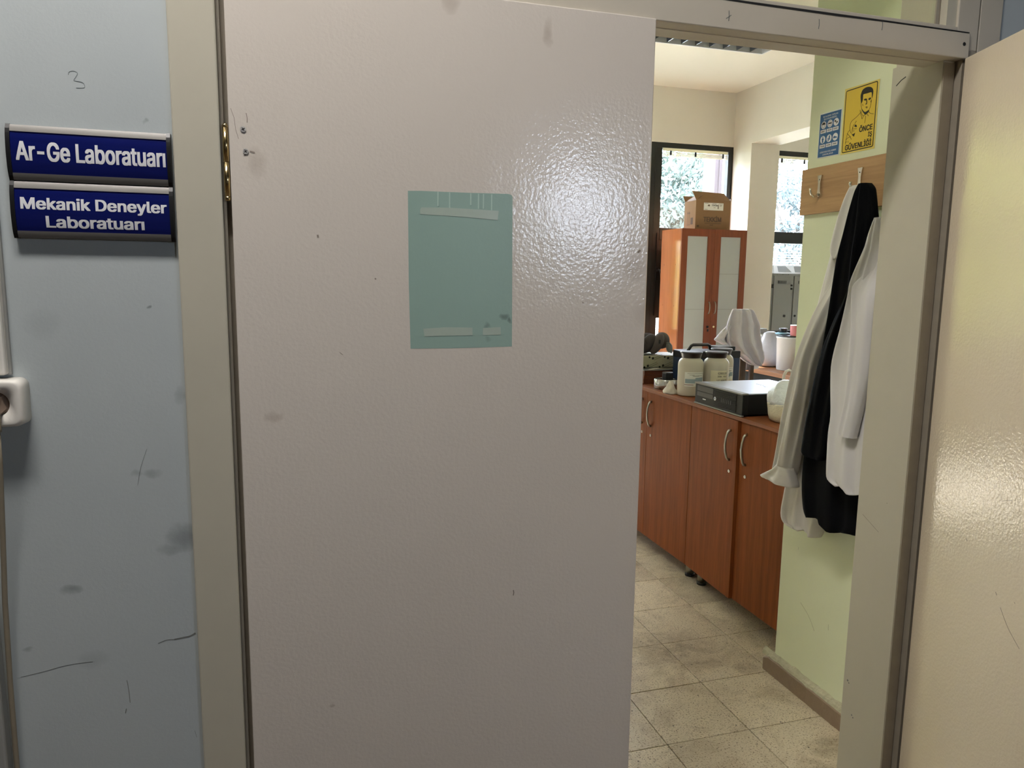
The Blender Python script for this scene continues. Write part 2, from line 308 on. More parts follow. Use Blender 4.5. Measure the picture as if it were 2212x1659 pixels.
M['foil'] = mat('printed_grey_film', (176, 174, 150), .4, var=.05)
M['grey_fabric'] = mat('dark_grey_padded_fabric', (62, 56, 58), .9, var=.15, vscale=30)
M['grey_fabric2'] = mat('mid_grey_padded_fabric', (92, 84, 84), .9, var=.1, vscale=30)
M['tool_blue'] = mat('dark_blue_plastic', (24, 48, 82), .4)
M['pouch'] = mat('cream_cloth_pouch', (214, 206, 192), .8, var=.05, vscale=20)
def granules():
    t = NT('clear_bag_of_white_granules')
    c = t.mix(t.noise(30, 4, .7), lin((226, 228, 230)), lin((196, 202, 206)))
    t.base(c); t.p.inputs['Roughness'].default_value = .22
    t.bump(t.noise(70, 4, .8), .5, .004); return t.m
M['granules'] = granules()
M['granules_low'] = mat('cream_granules', (214, 206, 180), .35, var=.1, vscale=60, bump=.6, bscale=160)
M['locker'] = mat('grey_locker_steel', (138, 142, 142), .35, .3, var=.03)
M['white_steel'] = mat('white_enamel', (225, 228, 232), .3)
M['bucket'] = mat('white_bucket_plastic', (214, 216, 218), .4)
M['pink'] = mat('pink_plastic', (206, 128, 132), .5)
M['light_blue'] = mat('light_blue_film', (150, 196, 224), .4)
def blind():
    t = NT('cream_blind_slats'); t.p.inputs['Base Color'].default_value = lin((230, 224, 204)); t.p.inputs['Roughness'].default_value = .5
    tl = t.n('ShaderNodeBsdfTranslucent'); tl.inputs[0].default_value = lin((230, 224, 204))
    mx = t.n('ShaderNodeMixShader'); mx.inputs[0].default_value = .45
    t.l(t.p.outputs[0], mx.inputs[1]); t.l(tl.outputs[0], mx.inputs[2]); t.l(mx.outputs[0], t.out.inputs[0]); return t.m
M['blind'] = blind()
M['glass'] = glass('window_glass')
M['transom'] = glass('transom_glass', (.96, .98, .94))
M['louvre'] = mat('mirror_louvre', (150, 156, 170), .1, 1.0)
M['leaf'] = mat('green_foliage', (.095, .128, .112), .7, var=.25, vscale=.9, linear=True)
M['leaf2'] = mat('blue_green_foliage', (.095, .126, .130), .7, var=.25, vscale=.9, linear=True)
M['leaf3'] = mat('sunlit_yellow_green_foliage', (.34, .34, .07), .6, var=.3, vscale=.9, linear=True)
M['lawn'] = mat('dark_lawn', (.05, .08, .03), .9, var=.3, linear=True)
M['bark'] = mat('grey_brown_bark', (70, 66, 60), .9, var=.2)
M['pink_stone'] = mat('pinkish_render', (.045, .034, .038), .8, linear=True)
M['grass'] = mat('sunlit_paving', (.22, .22, .18), .9, var=.1, linear=True)

# ------------------------------------------------------------------ mesh builder
class MB:
    def __init__(s): s.v = []; s.f = []; s.mi = []; s.smooth = []
    def add(s, vs, fs, mi=0, smooth=False):
        o = len(s.v); s.v += [tuple(v) for v in vs]
        for f in fs: s.f.append([i+o for i in f]); s.mi.append(mi); s.smooth.append(smooth)
        return s
    def box(s, x0, x1, y0, y1, z0, z1, bev=0.0, mi=0):
        if bev <= 0:
            vs = [(x, y, z) for x in (x0, x1) for y in (y0, y1) for z in (z0, z1)]
            return s.add(vs, [(0,1,3,2), (4,6,7,5), (0,4,5,1), (2,3,7,6), (0,2,6,4), (1,5,7,3)], mi)
        bm = bmesh.new(); bmesh.ops.create_cube(bm, size=1)
        for v in bm.verts: v.co = Vector((x0+(v.co.x+.5)*(x1-x0), y0+(v.co.y+.5)*(y1-y0), z0+(v.co.z+.5)*(z1-z0)))
        bmesh.ops.bevel(bm, geom=bm.edges[:], offset=bev, segments=2, affect='EDGES', profile=.5)
        return s.frombm(bm, mi)
    def frombm(s, bm, mi=0, smooth=False):
        bm.verts.index_update()
        s.add([v.co[:] for v in bm.verts], [[v.index for v in f.verts] for f in bm.faces], mi, smooth); bm.free(); return s
    def tube(s, path, r, seg=10, mi=0, closed=False, flat=None):
        P = [Vector(p) for p in path]; n = len(P); vs = []; fs = []
        up = Vector((0.0, 0.0, 1.0)); prev = None
        for i, p in enumerate(P):
            a = P[(i-1) % n] if (closed or i > 0) else p; b = P[(i+1) % n] if (closed or i < n-1) else p
            d = (b-a); d = d.normalized() if d.length > 1e-9 else Vector((0, 0, 1))
            if prev is None:
                u = d.cross(up); u = u if u.length > 1e-3 else d.cross(Vector((1, 0, 0))); u.normalize()
            else:
                u = prev - d*prev.dot(d); u.normalize()
            prev = u; w_ = d.cross(u)
            rr = r[i] if isinstance(r, (list, tuple)) else r
            for k in range(seg):
                t = 2*math.pi*k/seg
                q = p + (u*math.cos(t) + w_*math.sin(t))*rr
                vs.append(q)
        rng = n if closed else n-1
        for i in range(rng):
            for k in range(seg):
                a = i*seg+k; b = i*seg+(k+1) % seg; c = ((i+1) % n)*seg+(k+1) % seg; d = ((i+1) % n)*seg+k
                fs.append((a, b, c, d))
        o = len(s.v); s.add(vs, fs, mi, True)
        if not closed:
            for c_ in (tuple(range(seg))[::-1], tuple((n-1)*seg+k for k in range(seg))):
                s.f.append([i+o for i in c_]); s.mi.append(mi); s.smooth.append(False)
        return s
    def lathe(s, prof, cx, cy, seg=32, mi=0, smooth=True, sx=1.0, sy=1.0):
        """prof: (radius, z) from the bottom up"""
        vs = []; fs = []
        for r, z in prof:
            for k in range(seg):
                t = 2*math.pi*k/seg; vs.append((cx+r*sx*math.cos(t), cy+r*sy*math.sin(t), z))
        for i in range(len(prof)-1):
            for k in range(seg):
                fs.append((i*seg+k, i*seg+(k+1) % seg, (i+1)*seg+(k+1) % seg, (i+1)*seg+k))
        o = len(s.v); s.add(vs, fs, mi, smooth)
        for cap in (tuple(range(seg))[::-1], tuple((len(prof)-1)*seg+k for k in range(seg))):
            s.f.append([i+o for i in cap]); s.mi.append(mi); s.smooth.append(False)
        return s
    def disc_on(s, P, u, v, r, d0, d1, seg=20, mi=0):
        """a short cylinder standing on a wall; P maps (u, v, out)"""
        vs = []; fs = []
        for d in (d0, d1):
            for k in range(seg):
                t = 2*math.pi*k/seg; vs.append(P(u+r*math.cos(t), v+r*math.sin(t), d))
        for k in range(seg): fs.append((k, (k+1) % seg, seg+(k+1) % seg, seg+k))
        fs.append(tuple(range(seg))[::-1]); fs.append(tuple(seg+k for k in range(seg)))
        return s.add(vs, fs, mi)
    def poly_on(s, P, pts, d0, d1, mi=0):
        n = len(pts); vs = [P(a, b, d0) for a, b in pts] + [P(a, b, d1) for a, b in pts]
        fs = [(k, (k+1) % n, n+(k+1) % n, n+k) for k in range(n)]
        fs += [tuple(range(n))[::-1], tuple(range(n, 2*n))]
        return s.add(vs, fs, mi)
    def line_on(s, P, pts, wd, d0, d1, mi=0):
        n = len(pts); L = []; Rr = []
        for i, (a, b) in enumerate(pts):
            p0 = pts[max(0, i-1)]; p1 = pts[min(n-1, i+1)]
            dx, dz = p1[0]-p0[0], p1[1]-p0[1]; l = math.hypot(dx, dz) or 1
            nx, nz = -dz/l*wd/2, dx/l*wd/2
            L.append((a+nx, b+nz)); Rr.append((a-nx, b-nz))
        return s.poly_on_strip(P, L, Rr, d0, d1, mi)
    def poly_on_strip(s, P, L, Rr, d0, d1, mi=0):
        n = len(L); vs = []
        for d in (d0, d1): vs += [P(a, b, d) for a, b in L] + [P(a, b, d) for a, b in Rr]
        fs = []
        for i in range(n-1):
            fs += [(2*n+i, 2*n+i+1, 3*n+i+1, 3*n+i), (i, n+i, n+i+1, i+1), (i, i+1, 2*n+i+1, 2*n+i), (n+i, 3*n+i, 3*n+i+1, n+i+1)]
        fs += [(0, 2*n, 3*n, n), (n-1, 2*n-1, 4*n-1, 3*n-1)]
        return s.add(vs, fs, mi)
    def loft(s, secs, mi=0, smooth=True, cap=True):
        n = len(secs[0]); vs = [p for sec in secs for p in sec]; fs = []
        for i in range(len(secs)-1):
            for k in range(n): fs.append((i*n+k, i*n+(k+1) % n, (i+1)*n+(k+1) % n, (i+1)*n+k))
        o = len(s.v); s.add(vs, fs, mi, smooth)
        if cap:
            for c_ in (tuple(range(n))[::-1], tuple((len(secs)-1)*n+k for k in range(n))):
                s.f.append([i+o for i in c_]); s.mi.append(mi); s.smooth.append(False)
        return s
    def xform(s, fn): s.v = [tuple(fn(Vector(v))) for v in s.v]; return s
    def build(s, name, mats, parent=None, label=None, cat=None, group=None, kind=None, origin=None):
        xs, ys, zs = zip(*s.v)
        o = Vector(origin) if origin else Vector(((min(xs)+max(xs))/2, (min(ys)+max(ys))/2, min(zs)))
        me = bpy.data.meshes.new(name)
        me.from_pydata([tuple(Vector(v)-o) for v in s.v], [], s.f)
        bm = bmesh.new(); bm.from_mesh(me); bmesh.ops.recalc_face_normals(bm, faces=bm.faces[:]); bm.to_mesh(me); bm.free()
        for m in (mats if isinstance(mats, (list, tuple)) else [mats]): me.materials.append(M[m])
        me.polygons.foreach_set('material_index', s.mi); me.polygons.foreach_set('use_smooth', s.smooth); me.update()
        ob = bpy.data.objects.new(name, me); COL.objects.link(ob)
        place(ob, o, parent)
        tag(ob, label, cat, group, kind)
        return ob
WORLD = {}
def place(ob, o, parent):
    WORLD[ob.name] = Vector(o)
    if parent is not None:
        ob.parent = parent; ob.location = Vector(o) - WORLD[parent.name]
    else: ob.location = o
def tag(ob, label=None, cat=None, group=None, kind=None):
    if label: ob['label'] = label
    if cat: ob['category'] = cat
    if group: ob['group'] = group
    if kind: ob['kind'] = kind
def thing(name, loc, label, cat, group=None, kind=None):
    e = bpy.data.objects.new(name, None); e.empty_display_size = .1; COL.objects.link(e)
    place(e, Vector(loc), None); tag(e, label, cat, group, kind); return e
def DW(y):          # plane of the corridor wall: (x, z, out) with out towards the viewer
    return lambda a, b, d: (a, y-d, b)
def GW(x):          # planes that face the doorway side: (y, z, out)
    return lambda a, b, d: (x-d, a, b)
import os
FONT = None
try:
    _fp = os.path.join(bpy.utils.system_resource('DATAFILES'), 'fonts', 'Inter.woff2')
    FONT = bpy.data.fonts.load(_fp) if os.path.exists(_fp) else None
except Exception:
    FONT = None
def text_geo(s):
    """flat outlines of a line of lettering: a list of (vertices, faces), one for each closed stroke"""
    from mathutils.geometry import interpolate_bezier
    cu = bpy.data.curves.new('lettering', 'FONT'); cu.body = s; cu.size = 1
    if FONT: cu.font = FONT
    ob = bpy.data.objects.new('lettering_source', cu); COL.objects.link(ob)
    dg = bpy.context.evaluated_depsgraph_get(); dg.update()
    cv = ob.evaluated_get(dg).to_curve(dg)
    loops = []
    for sp in cv.splines:
        bp = sp.bezier_points; n = len(bp); pts = []
        if n == 0: continue
        for i in range(n):
            a, b = bp[i], bp[(i+1) % n]
            straight = (a.handle_right-a.co).length < 1e-5 and (b.handle_left-b.co).length < 1e-5 or a.handle_right_type == 'VECTOR' and b.handle_left_type == 'VECTOR'
            seg = [a.co, b.co] if straight else interpolate_bezier(a.co, a.handle_right, b.handle_left, b.co, 6)
            pts += [(p.x, p.y) for p in seg[:-1]]
        q = [pts[0]]
        for p in pts[1:]:
            if math.hypot(p[0]-q[-1][0], p[1]-q[-1][1]) > 1e-4: q.append(p)
        if len(q) < 3: continue
        ar = sum(q[i][0]*q[(i+1) % len(q)][1]-q[(i+1) % len(q)][0]*q[i][1] for i in range(len(q)))/2
        if abs(ar) > 1e-5: loops.append((ar, q))
    ob.to_curve_clear(); bpy.data.objects.remove(ob); bpy.data.curves.remove(cu)
    # one flat mesh for the whole line: triangles whose centre the outlines wind around
    from mathutils.geometry import delaunay_2d_cdt
    vs = []; es = []
    for _, q in loops:
        o = len(vs); vs += [Vector(p) for p in q]; es += [(o+i, o+(i+1) % len(q)) for i in range(len(q))]
    ov, _, of = delaunay_2d_cdt(vs, es, [], 0, 1e-5)[:3]
    boxes = [(min(p[0] for p in q), max(p[0] for p in q), min(p[1] for p in q), max(p[1] for p in q), q) for _, q in loops]
    keep = []
    for f in of:
        cx = sum(ov[i].x for i in f)/len(f); cy = sum(ov[i].y for i in f)/len(f); wn = 0
        for x0, x1, y0, y1, q in boxes:
            if not (x0 <= cx <= x1 and y0 <= cy <= y1): continue
            for i in range(len(q)):
                a, b = q[i], q[(i+1) % len(q)]
                cr = (b[0]-a[0])*(cy-a[1])-(cx-a[0])*(b[1]-a[1])
                if a[1] <= cy < b[1] and cr > 0: wn += 1
                elif b[1] <= cy < a[1] and cr < 0: wn -= 1
        if wn != 0: keep.append(list(f))
    return [([(v.x, v.y) for v in ov], keep)]
_cap = {}
def text_on(P, s, a0, a1, base, cap, d, bold=.02):
    """lettering whose left and right ends are a0, a1 on the plane P, its baseline at base and its capitals cap high"""
    if 'H' not in _cap: _cap['H'] = max(v[1] for g in text_geo('H') for v in g[0])
    geo = text_geo(s); ch = _cap['H']
    xs = [v[0] for g in geo for v in g[0]]; x0 = min(xs)-bold; x1 = max(xs)+bold
    mb = MB(); lift = 0
    # heavier strokes: the same outline laid down slightly shifted, each pass a hair above the last
    for k, (dx, dz) in enumerate(((-1, -.6), (1, -.6), (-1, .6), (1, .6)) if bold > 0 else ((0, 0),)):
        for m_, (vs, fs) in enumerate(geo):
            pts = [(a0+(x+dx*bold-x0)/(x1-x0)*(a1-a0), base+(z+dz*bold*.8)/ch*cap) for x, z in vs]
            mb.add([P(a, b, d+k*.00004+(m_ % 3)*.000012) for a, b in pts], fs)
    return mb
def smooth_line(pts, m=4, closed=False):
    n = len(pts); out = []
    if n < 3: return pts
    def cr(p0, p1, p2, p3, t): return .5*((2*p1)+(-p0+p2)*t+(2*p0-5*p1+4*p2-p3)*t*t+(-p0+3*p1-3*p2+p3)*t**3)
    for i in range(n if closed else n-1):
        q = [pts[(i+k) % n] if closed else pts[min(max(i+k, 0), n-1)] for k in (-1, 0, 1, 2)]
        for k in range(m): out.append(tuple(cr(q[0][j], q[1][j], q[2][j], q[3][j], k/m) for j in (0, 1)))
    return out if closed else out+[pts[-1]]

# ================================================================== SETTING
ST = 'structure'
CZ = 3.39
# ---- corridor side walls around the double door
MB().box(-7.0, -.18, 1.43, 1.60, 0, 3.45).build('wall_left', 'blue_wall', label='blue-grey painted corridor wall left of the double door', cat='wall', kind=ST)
wl = bpy.data.objects['wall_left']
MB().box(1.615, 9.0, 1.43, 1.60, 0, 3.45).build('wall_right', 'blue_wall', label='blue-grey corridor wall strip beyond the right door post', cat='wall', kind=ST)
MB().box(-.18, 1.615, 1.43, 1.60, 2.75, 3.45).build('wall_top', 'blue_wall', label='wall above the glazed transom of the double door', cat='wall', kind=ST)
P0 = DW(1.43)
MB().line_on(P0, smooth_line([(-.334, 1.7872), (-.3327, 1.7917), (-.3275, 1.7939), (-.3218, 1.7926), (-.3206, 1.7895), (-.324, 1.7837), (-.3264, 1.7791), (-.3203, 1.7781), (-.3133, 1.7765), (-.3111, 1.7716), (-.3127, 1.7686), (-.324, 1.7675)]), .0006, -.001, .0004).build('pencil_digit', 'pencil', wl, label='pencilled figure 3')
for pts, wd in (([(-.185, .797), (-.195, .792), (-.205, .791), (-.222, .789)], .004), ([(-.222, .789), (-.235, .790), (-.25, .785)], .0016),
                ([(-.36, .765), (-.40, .764), (-.44, .757), (-.475, .752)], .0009), ([(-.306, .72), (-.304, .70), (-.303, .675)], .0016),
                ([(-.31, .664), (-.312, .655)], .002), ([(-.25, 1.155), (-.262, 1.12), (-.268, 1.09)], .0006), ([(-.195, .60), (-.192, .585)], .0008)):
    MB().line_on(P0, smooth_line(pts), wd*.65, -.001, .0004).build('scuff_mark', 'scuff', wl)

# corridor shell behind the viewer
MB().box(-7.0, 9.0, -3.15, 1.60, -.1, 0).build('floor_corridor', 'corr_floor', label='brown floor of the corridor in front of the door', cat='floor', kind=ST)
MB().box(-7.0, 9.0, -3.15, 1.60, 3.45, 3.55).build('ceiling_corridor', 'corr_ceiling', label='grey corridor ceiling above the double door', cat='ceiling', kind=ST)
mb = MB(); wx0, wx1, wz0, wz1 = 2.06, 2.72, 1.70, 2.40
mb.box(-7.0, wx0, -3.15, -3.0, 0, 3.45).box(wx1, 9.0, -3.15, -3.0, 0, 3.45).box(wx0, wx1, -3.15, -3.0, 0, wz0).box(wx0, wx1, -3.15, -3.0, wz1, 3.45)
mb.build('wall_corridor_back', 'corr_wall', label='grey corridor wall behind the viewer with a small window', cat='wall', kind=ST)
MB().box(-7.1, -7.0, -3.15, 1.60, 0, 3.45).build('wall_corridor_end', 'corr_wall', label='grey end wall of the corridor far to the left', cat='wall', kind=ST)
MB().box(9.0, 9.1, -3.15, 1.60, 0, 3.45).build('wall_corridor_side', 'corr_wall', label='grey end wall of the corridor far to the right', cat='wall', kind=ST)
cw = thing('window_corridor', (2.39, -3.0, 1.70), 'small corridor window behind the viewer', 'window', kind=ST)
mb = MB()
for a, b, c, d in ((wx0, wx1, wz0, wz0+.05), (wx0, wx1, wz1-.05, wz1), (wx0, wx0+.05, wz0+.05, wz1-.05), (wx1-.05, wx1, wz0+.05, wz1-.05)): mb.box(a, b, -3.12, -3.06, c, d)
mb.build('window_frame', 'white_plastic', cw)
MB().box(wx0+.05, wx1-.05, -3.094, -3.090, wz0+.05, wz1-.05).build('pane', 'glass', cw)
# ceiling lamp of the corridor (its light belongs to it)
cl = thing('corridor_lamp', (-.4, .68, 3.37), 'long white ceiling lamp of the corridor above the viewer', 'lamp')
MB().box(-.83, .03, .53, .83, 3.40, 3.45, .008).build('lamp_body', 'white_steel', cl)
M['lamp_glow'] = emis('lit_lamp_diffuser', (1.0, .95, .9), LAMP_E)
MB().box(-.80, .0, .55, .81, 3.385, 3.399).build('diffuser', 'lamp_glow', cl)

# ---- door frame
tr = thing('trim_1', (-.14, 1.5, 0), 'cream painted door post at the left of the closed leaf', 'door frame', kind=ST)
MB().box(-.18, -.104, 1.415, 1.60, 0, 2.75, .003).build('post', 'frame', tr)
MB().box(-.104, -.062, 1.442, 1.60, 0, 1.975).build('rebate', 'frame_dark', tr)
MB().box(-.1035, -.0985, 1.428, 1.442, 0, 1.975).build('rebate_bead', 'frame_dark', tr)
tr = thing('trim_2', (1.54, 1.5, 0), 'cream painted door post and deep reveal beside the hanging coats', 'door frame', kind=ST)
MB().box(1.475, 1.545, 1.447, 1.60, 0, 2.0).build('post', 'frame', tr)
MB().box(1.484, 1.545, 1.4245, 1.60, 2.0, 2.70, .002).build('upper_post', 'header', tr)
MB().box(1.508, 1.545, 1.425, 1.447, 0, 2.0).build('hinge_post', 'frame_dark', tr)
MB().box(1.4752, 1.506, 1.4425, 1.447, 0, 1.975).build('rebate', 'frame_dark', tr)
MB().box(1.548, 1.615, 1.426, 1.60, 0, 2.75, .003).build('casing', 'header', tr)
PR = GW(1.475)
for (y, z, r) in ((1.585, .36, .003), (1.58, .355, .002), (1.56, .27, .0022), (1.555, .265, .002), (1.50, .9, .001)):
    MB().disc_on(PR, y, z, r, -.001, .0004, 8).build('paint_chip', 'scuff', tr)
MB().line_on(PR, [(1.58, .845), (1.55, .83), (1.52, .815)], .0007, -.001, .0004).build('scratch', 'chip', tr)
MB().line_on(PR, [(1.585, 1.955), (1.57, 1.965), (1.556, 1.97)], .0022, -.001, .0004).build('crack', 'black_ink', tr)
hd = thing('trim_3', (.7, 1.46, 1.98), 'cream painted wooden crossbar between the double door and the transom glass', 'door frame', kind=ST)
MB().box(-.104, 1.519, 1.42, 1.505, 1.980, 2.036, .002).build('crossbar', 'header', hd)
MB().box(-.06, 1.475, 1.458, 1.505, 1.9785, 1.9808, .0005).build('stop_bead', 'header', hd)
MB().box(-.104, 1.484, 1.424, 1.50, 2.0385, 2.048, .0015).build('glazing_bead', 'header', hd)
PH = DW(1.42)
mb = MB().poly_on(PH, [(.78, 2.0375), (.95, 2.0345), (1.15, 2.0335), (1.30, 2.036), (1.46, 2.0362), (1.515, 2.036), (1.515, 2.0376), (1.30, 2.0386), (1.1, 2.0386), (.9, 2.0388)], -.004, .0006)
mb.build('open_crack', 'black_ink', hd)
for x, z in ((.885, 2.004), (1.105, 2.011), (1.27, 2.025)):
    MB().line_on(PH, [(x, z+.012), (x+.001, z), (x, z-.008)], .0016, -.001, .0004).build('nail_crack', 'scuff', hd)
    if x < 1: MB().line_on(PH, [(x-.006, z-.004), (x, z), (x+.006, z+.004)], .0014, -.001, .0004).build('nail_crack', 'scuff', hd)
MB().disc_on(PH, 1.503, 2.011, .0042, -.002, .0005, 14).build('screw_hole', 'black_ink', hd)
MB().box(-.104, 1.484, 1.458, 1.462, 2.048, 2.70).build('window_transom', 'transom', hd, label='clear transom glass')
MB().box(1.456, 1.484, 1.43, 1.475, 2.048, 2.75).build('side_bead', 'frame', hd)
MB().box(1.4445, 1.4555, 1.449, 1.453, 2.049, 2.70).build('putty_line', 'frame_dark', hd)
MB().box(-.18, 1.545, 1.42, 1.60, 2.70, 2.75).build('top_rail', 'header', hd)

# ---- left leaf, closed
d1 = thing('door_1', (.31, 1.43, 0), 'closed cream glossy door leaf with a teal paint patch', 'door', kind=ST)
MB().box(-.0895, .7185, 1.414, 1.4395, .008, 1.9815, .002).build('door_leaf', 'door', d1)
PD = DW(1.414)
pp = MB().poly_on(PD, [(.2200, 1.6252), (.245, 1.6262), (.33, 1.6266), (.4150, 1.6280), (.4215, 1.6262), (.4239, 1.6225), (.4250, 1.48), (.4262, 1.3312), (.33, 1.3296), (.2230, 1.3298), (.2205, 1.45)], -.001, .0002).build('paint_patch', 'teal', d1, label='teal rectangle of old paint')
MB().poly_on(PD, [(.2428, 1.5925), (.2455, 1.596), (.30, 1.5972), (.3962, 1.5952), (.394, 1.5775), (.33, 1.5812), (.262, 1.583), (.2428, 1.5835)], 0, .0006).build('tape_strip', 'tape', pp)
MB().poly_on(PD, [(.2476, 1.368), (.29, 1.3705), (.345, 1.3695), (.345, 1.3545), (.25, 1.3535)], 0, .0006).build('tape_strip', 'tape', pp)
MB().poly_on(PD, [(.366, 1.3685), (.4025, 1.370), (.4025, 1.355), (.366, 1.3545)], 0, .0006).build('tape_strip', 'tape', pp)
for x, z in ((.2768, 1.599), (.2993, 1.597), (.3404, 1.604), (.3557, 1.597), (.3654, 1.598), (.3818, 1.5955)):
    MB().box(x-.0012, x+.0012, 1.4132, 1.4138, z, 1.6258).build('paint_drip', 'drip', pp)
for x, z in ((-.066, 1.7165), (-.063, 1.6795)):
    sw = MB().disc_on(PD, x, z, .0048, -.001, .0014, 16).build('screw', 'steel', d1)
    for a in (.6, .6+R90):
        MB().line_on(PD, [(x-.003*math.cos(a), z-.003*math.sin(a)), (x+.003*math.cos(a), z+.003*math.sin(a))], .0011, .0012, .0017).build('screw_slot', 'black_ink', sw)
for pts, wd in (([(-.048, 1.678), (-.056, 1.680)], .0025), ([(-.066, 1.672), (-.062, 1.676)], .002), ([(-.06, 1.744), (-.0585, 1.735), (-.059, 1.728)], .0012),
                ([(-.085, 1.75), (-.08, 1.735), (-.078, 1.715), (-.074, 1.70)], .0008), ([(.055, 1.54), (.056, 1.535)], .003), ([(.157, 1.463), (.159, 1.461)], .0026),
                ([(.436, .818), (.437, .812), (.436, .806)], .0022), ([(.5755, 1.42), (.5775, 1.418)], .002), ([(.695, 1.522), (.701, 1.527)], .004), ([(.09, 1.325), (.096, 1.32)], .001)):
    MB().line_on(PD, pts, wd, -.001, .0004).build('chip_mark', 'chip', d1)
hg = MB().lathe([(.0052, 1.602), (.0052, 1.6595)], -.0955, 1.418, 16).build('hinge', 'brass', d1)
MB().lathe([(.0052, 1.6605), (.0052, 1.718)], -.0955, 1.418, 16).build('hinge_knuckle', 'brass', hg)
MB().lathe([(.0035, 1.594), (.0050, 1.597), (.0052, 1.6015)], -.0955, 1.418, 14).build('hinge_cap', 'brass', hg)
MB().lathe([(.0052, 1.7185), (.0047, 1.722), (.003, 1.725)], -.0955, 1.418, 14).build('hinge_cap', 'brass', hg)

# ---- right leaf, swung open towards the viewer
hx, hy, an = 1.5065, 1.4185, math.radians(18.3)
def swing(v):
    u, t = v.x, v.y      # u runs away from the hinge, t is the thickness
    return Vector((hx - math.sin(an)*u + math.cos(an)*t, hy - math.cos(an)*u - math.sin(an)*t, v.z))
d2 = thing('door_2', (hx-.12, hy-.38, 0), 'glossy cream door leaf standing open at the right', 'door', kind=ST)
MB().box(.001, .80, 0, .038, .008, 1.979, .002).xform(swing).build('door_leaf', 'door2', d2)
PL = lambda a, b, d: swing(Vector((a, -d, b)))
for pts, wd in (([(.30, 1.02), (.33, 1.03)], .001), ([(.19, .90), (.195, .895)], .003), ([(.33, .80), (.36, .77), (.40, .745)], .0016), ([(.31, .825), (.315, .82)], .003), ([(.37, .83), (.373, .828)], .002)):
    MB().line_on(PL, smooth_line(pts), wd*.6, -.001, .0004).build('scuff_mark', 'chip', d2)

# ================================================================== THE ROOM
fl = MB().box(-2.0, 7.4, 1.60, 7.2, -.10, -.004).build('floor', 'grout', label='beige speckled terrazzo tile floor inside the laboratory', cat='floor', kind=ST)
me = None
x_lo, y_lo = 1.719-.3*4, 1.637   # tile grid of the room
proto = MB().box(-.1487, .1487, -.1487, .1487, -.012, 0, .0012).build('tile', 'terrazzo', fl)
first = True
for i in range(6):
    for j in range(10):
        x = 1.719-.3*4 + .15 + .3*i; y = 3.137-.3*5 + .15 + .3*j
        if first: ob = proto; first = False
        else:
            ob = proto.copy(); COL.objects.link(ob)
        ob.location = Vector((x, y, -.012 + random.uniform(-.0006, .0003))) - WORLD['floor']
mb = MB()
mb.box(-2.0, .517, 1.60, 7.2, -.02, -.001).box(2.321, 7.4, 1.60, 7.2, -.02, -.001).box(.517, 2.321, 4.638, 7.2, -.02, -.001).box(.517, 2.321, 1.43, 1.636, -.02, -.001)
mb.build('far_paving', 'far_floor', fl, kind='stuff')
MB().box(-2.1, 7.5, 1.60, 7.2, CZ, CZ+.1).build('ceiling', 'ceiling', label='white laboratory ceiling with a louvred lamp', cat='ceiling', kind=ST)
# room side of the door wall
MB().box(-2.0, -.18, 1.601, 1.64, 0, CZ).box(1.63, 1.72, 1.601, 1.66, 0, CZ).build('wall_front', 'white_wall', label='room side of the wall that holds the double door', cat='wall', kind=ST)
MB().box(1.72, 2.55, 1.605, 2.22, 0, CZ).build('wall_side', 'green_wall', label='pale green wall pier carrying the coat rack and signs', cat='wall', kind=ST)
gw = bpy.data.objects['wall_side']
PG = GW(1.72)
for pts, wd in (([(2.10, .335), (2.06, .31), (2.035, .285), (2.02, .265)], .0016), ([(1.955, .32), (1.953, .30)], .0012), ([(1.80, .432), (1.798, .425)], .005), ([(2.13, .53), (2.131, .52)], .001), ([(1.77, .63), (1.771, .615)], .001)):
    MB().line_on(PG, smooth_line(pts), wd*.7, -.001, .0004).build('wall_mark', 'crack', gw)
bb = thing('baseboard_right', (1.71, 1.93, 0), 'brown stone baseboard with rough mortar along the green wall', 'baseboard', kind=ST)
# skirting stone with a slightly broken far end, mortar ridge above it
secs = []
for k in range(25):
    y = 1.61 + (2.262-1.61)*k/24
    zt = .060 + .004*noise.noise(Vector((y*20, 3, 1)))
    xo = 1.700 + .0015*noise.noise(Vector((y*30, 7, 2)))
    if k == 24: zt -= .012
    secs.append([(xo, y, 0), (xo, y, zt-.003), (xo+.003, y, zt), (1.719, y, zt), (1.719, y, 0)])
MB().loft(secs, smooth=False).build('skirting_stone', 'skirting', bb)
secs = []
for k in range(40):
    y = 1.61 + (2.275-1.61)*k/39
    h = .083 + .012*noise.noise(Vector((y*26, 1, 5))); xo = 1.7085 + .006*noise.noise(Vector((y*22, 9, 5)))
    secs.append([(xo-.004, y, .057), (xo, y, .070+.005*noise.noise(Vector((y*60, 2, 2)))), (1.7185, y, h), (1.7205, y, h), (1.7205, y, .057)])
MB().loft(secs, smooth=False).build('mortar_ridge', 'mortar', bb)

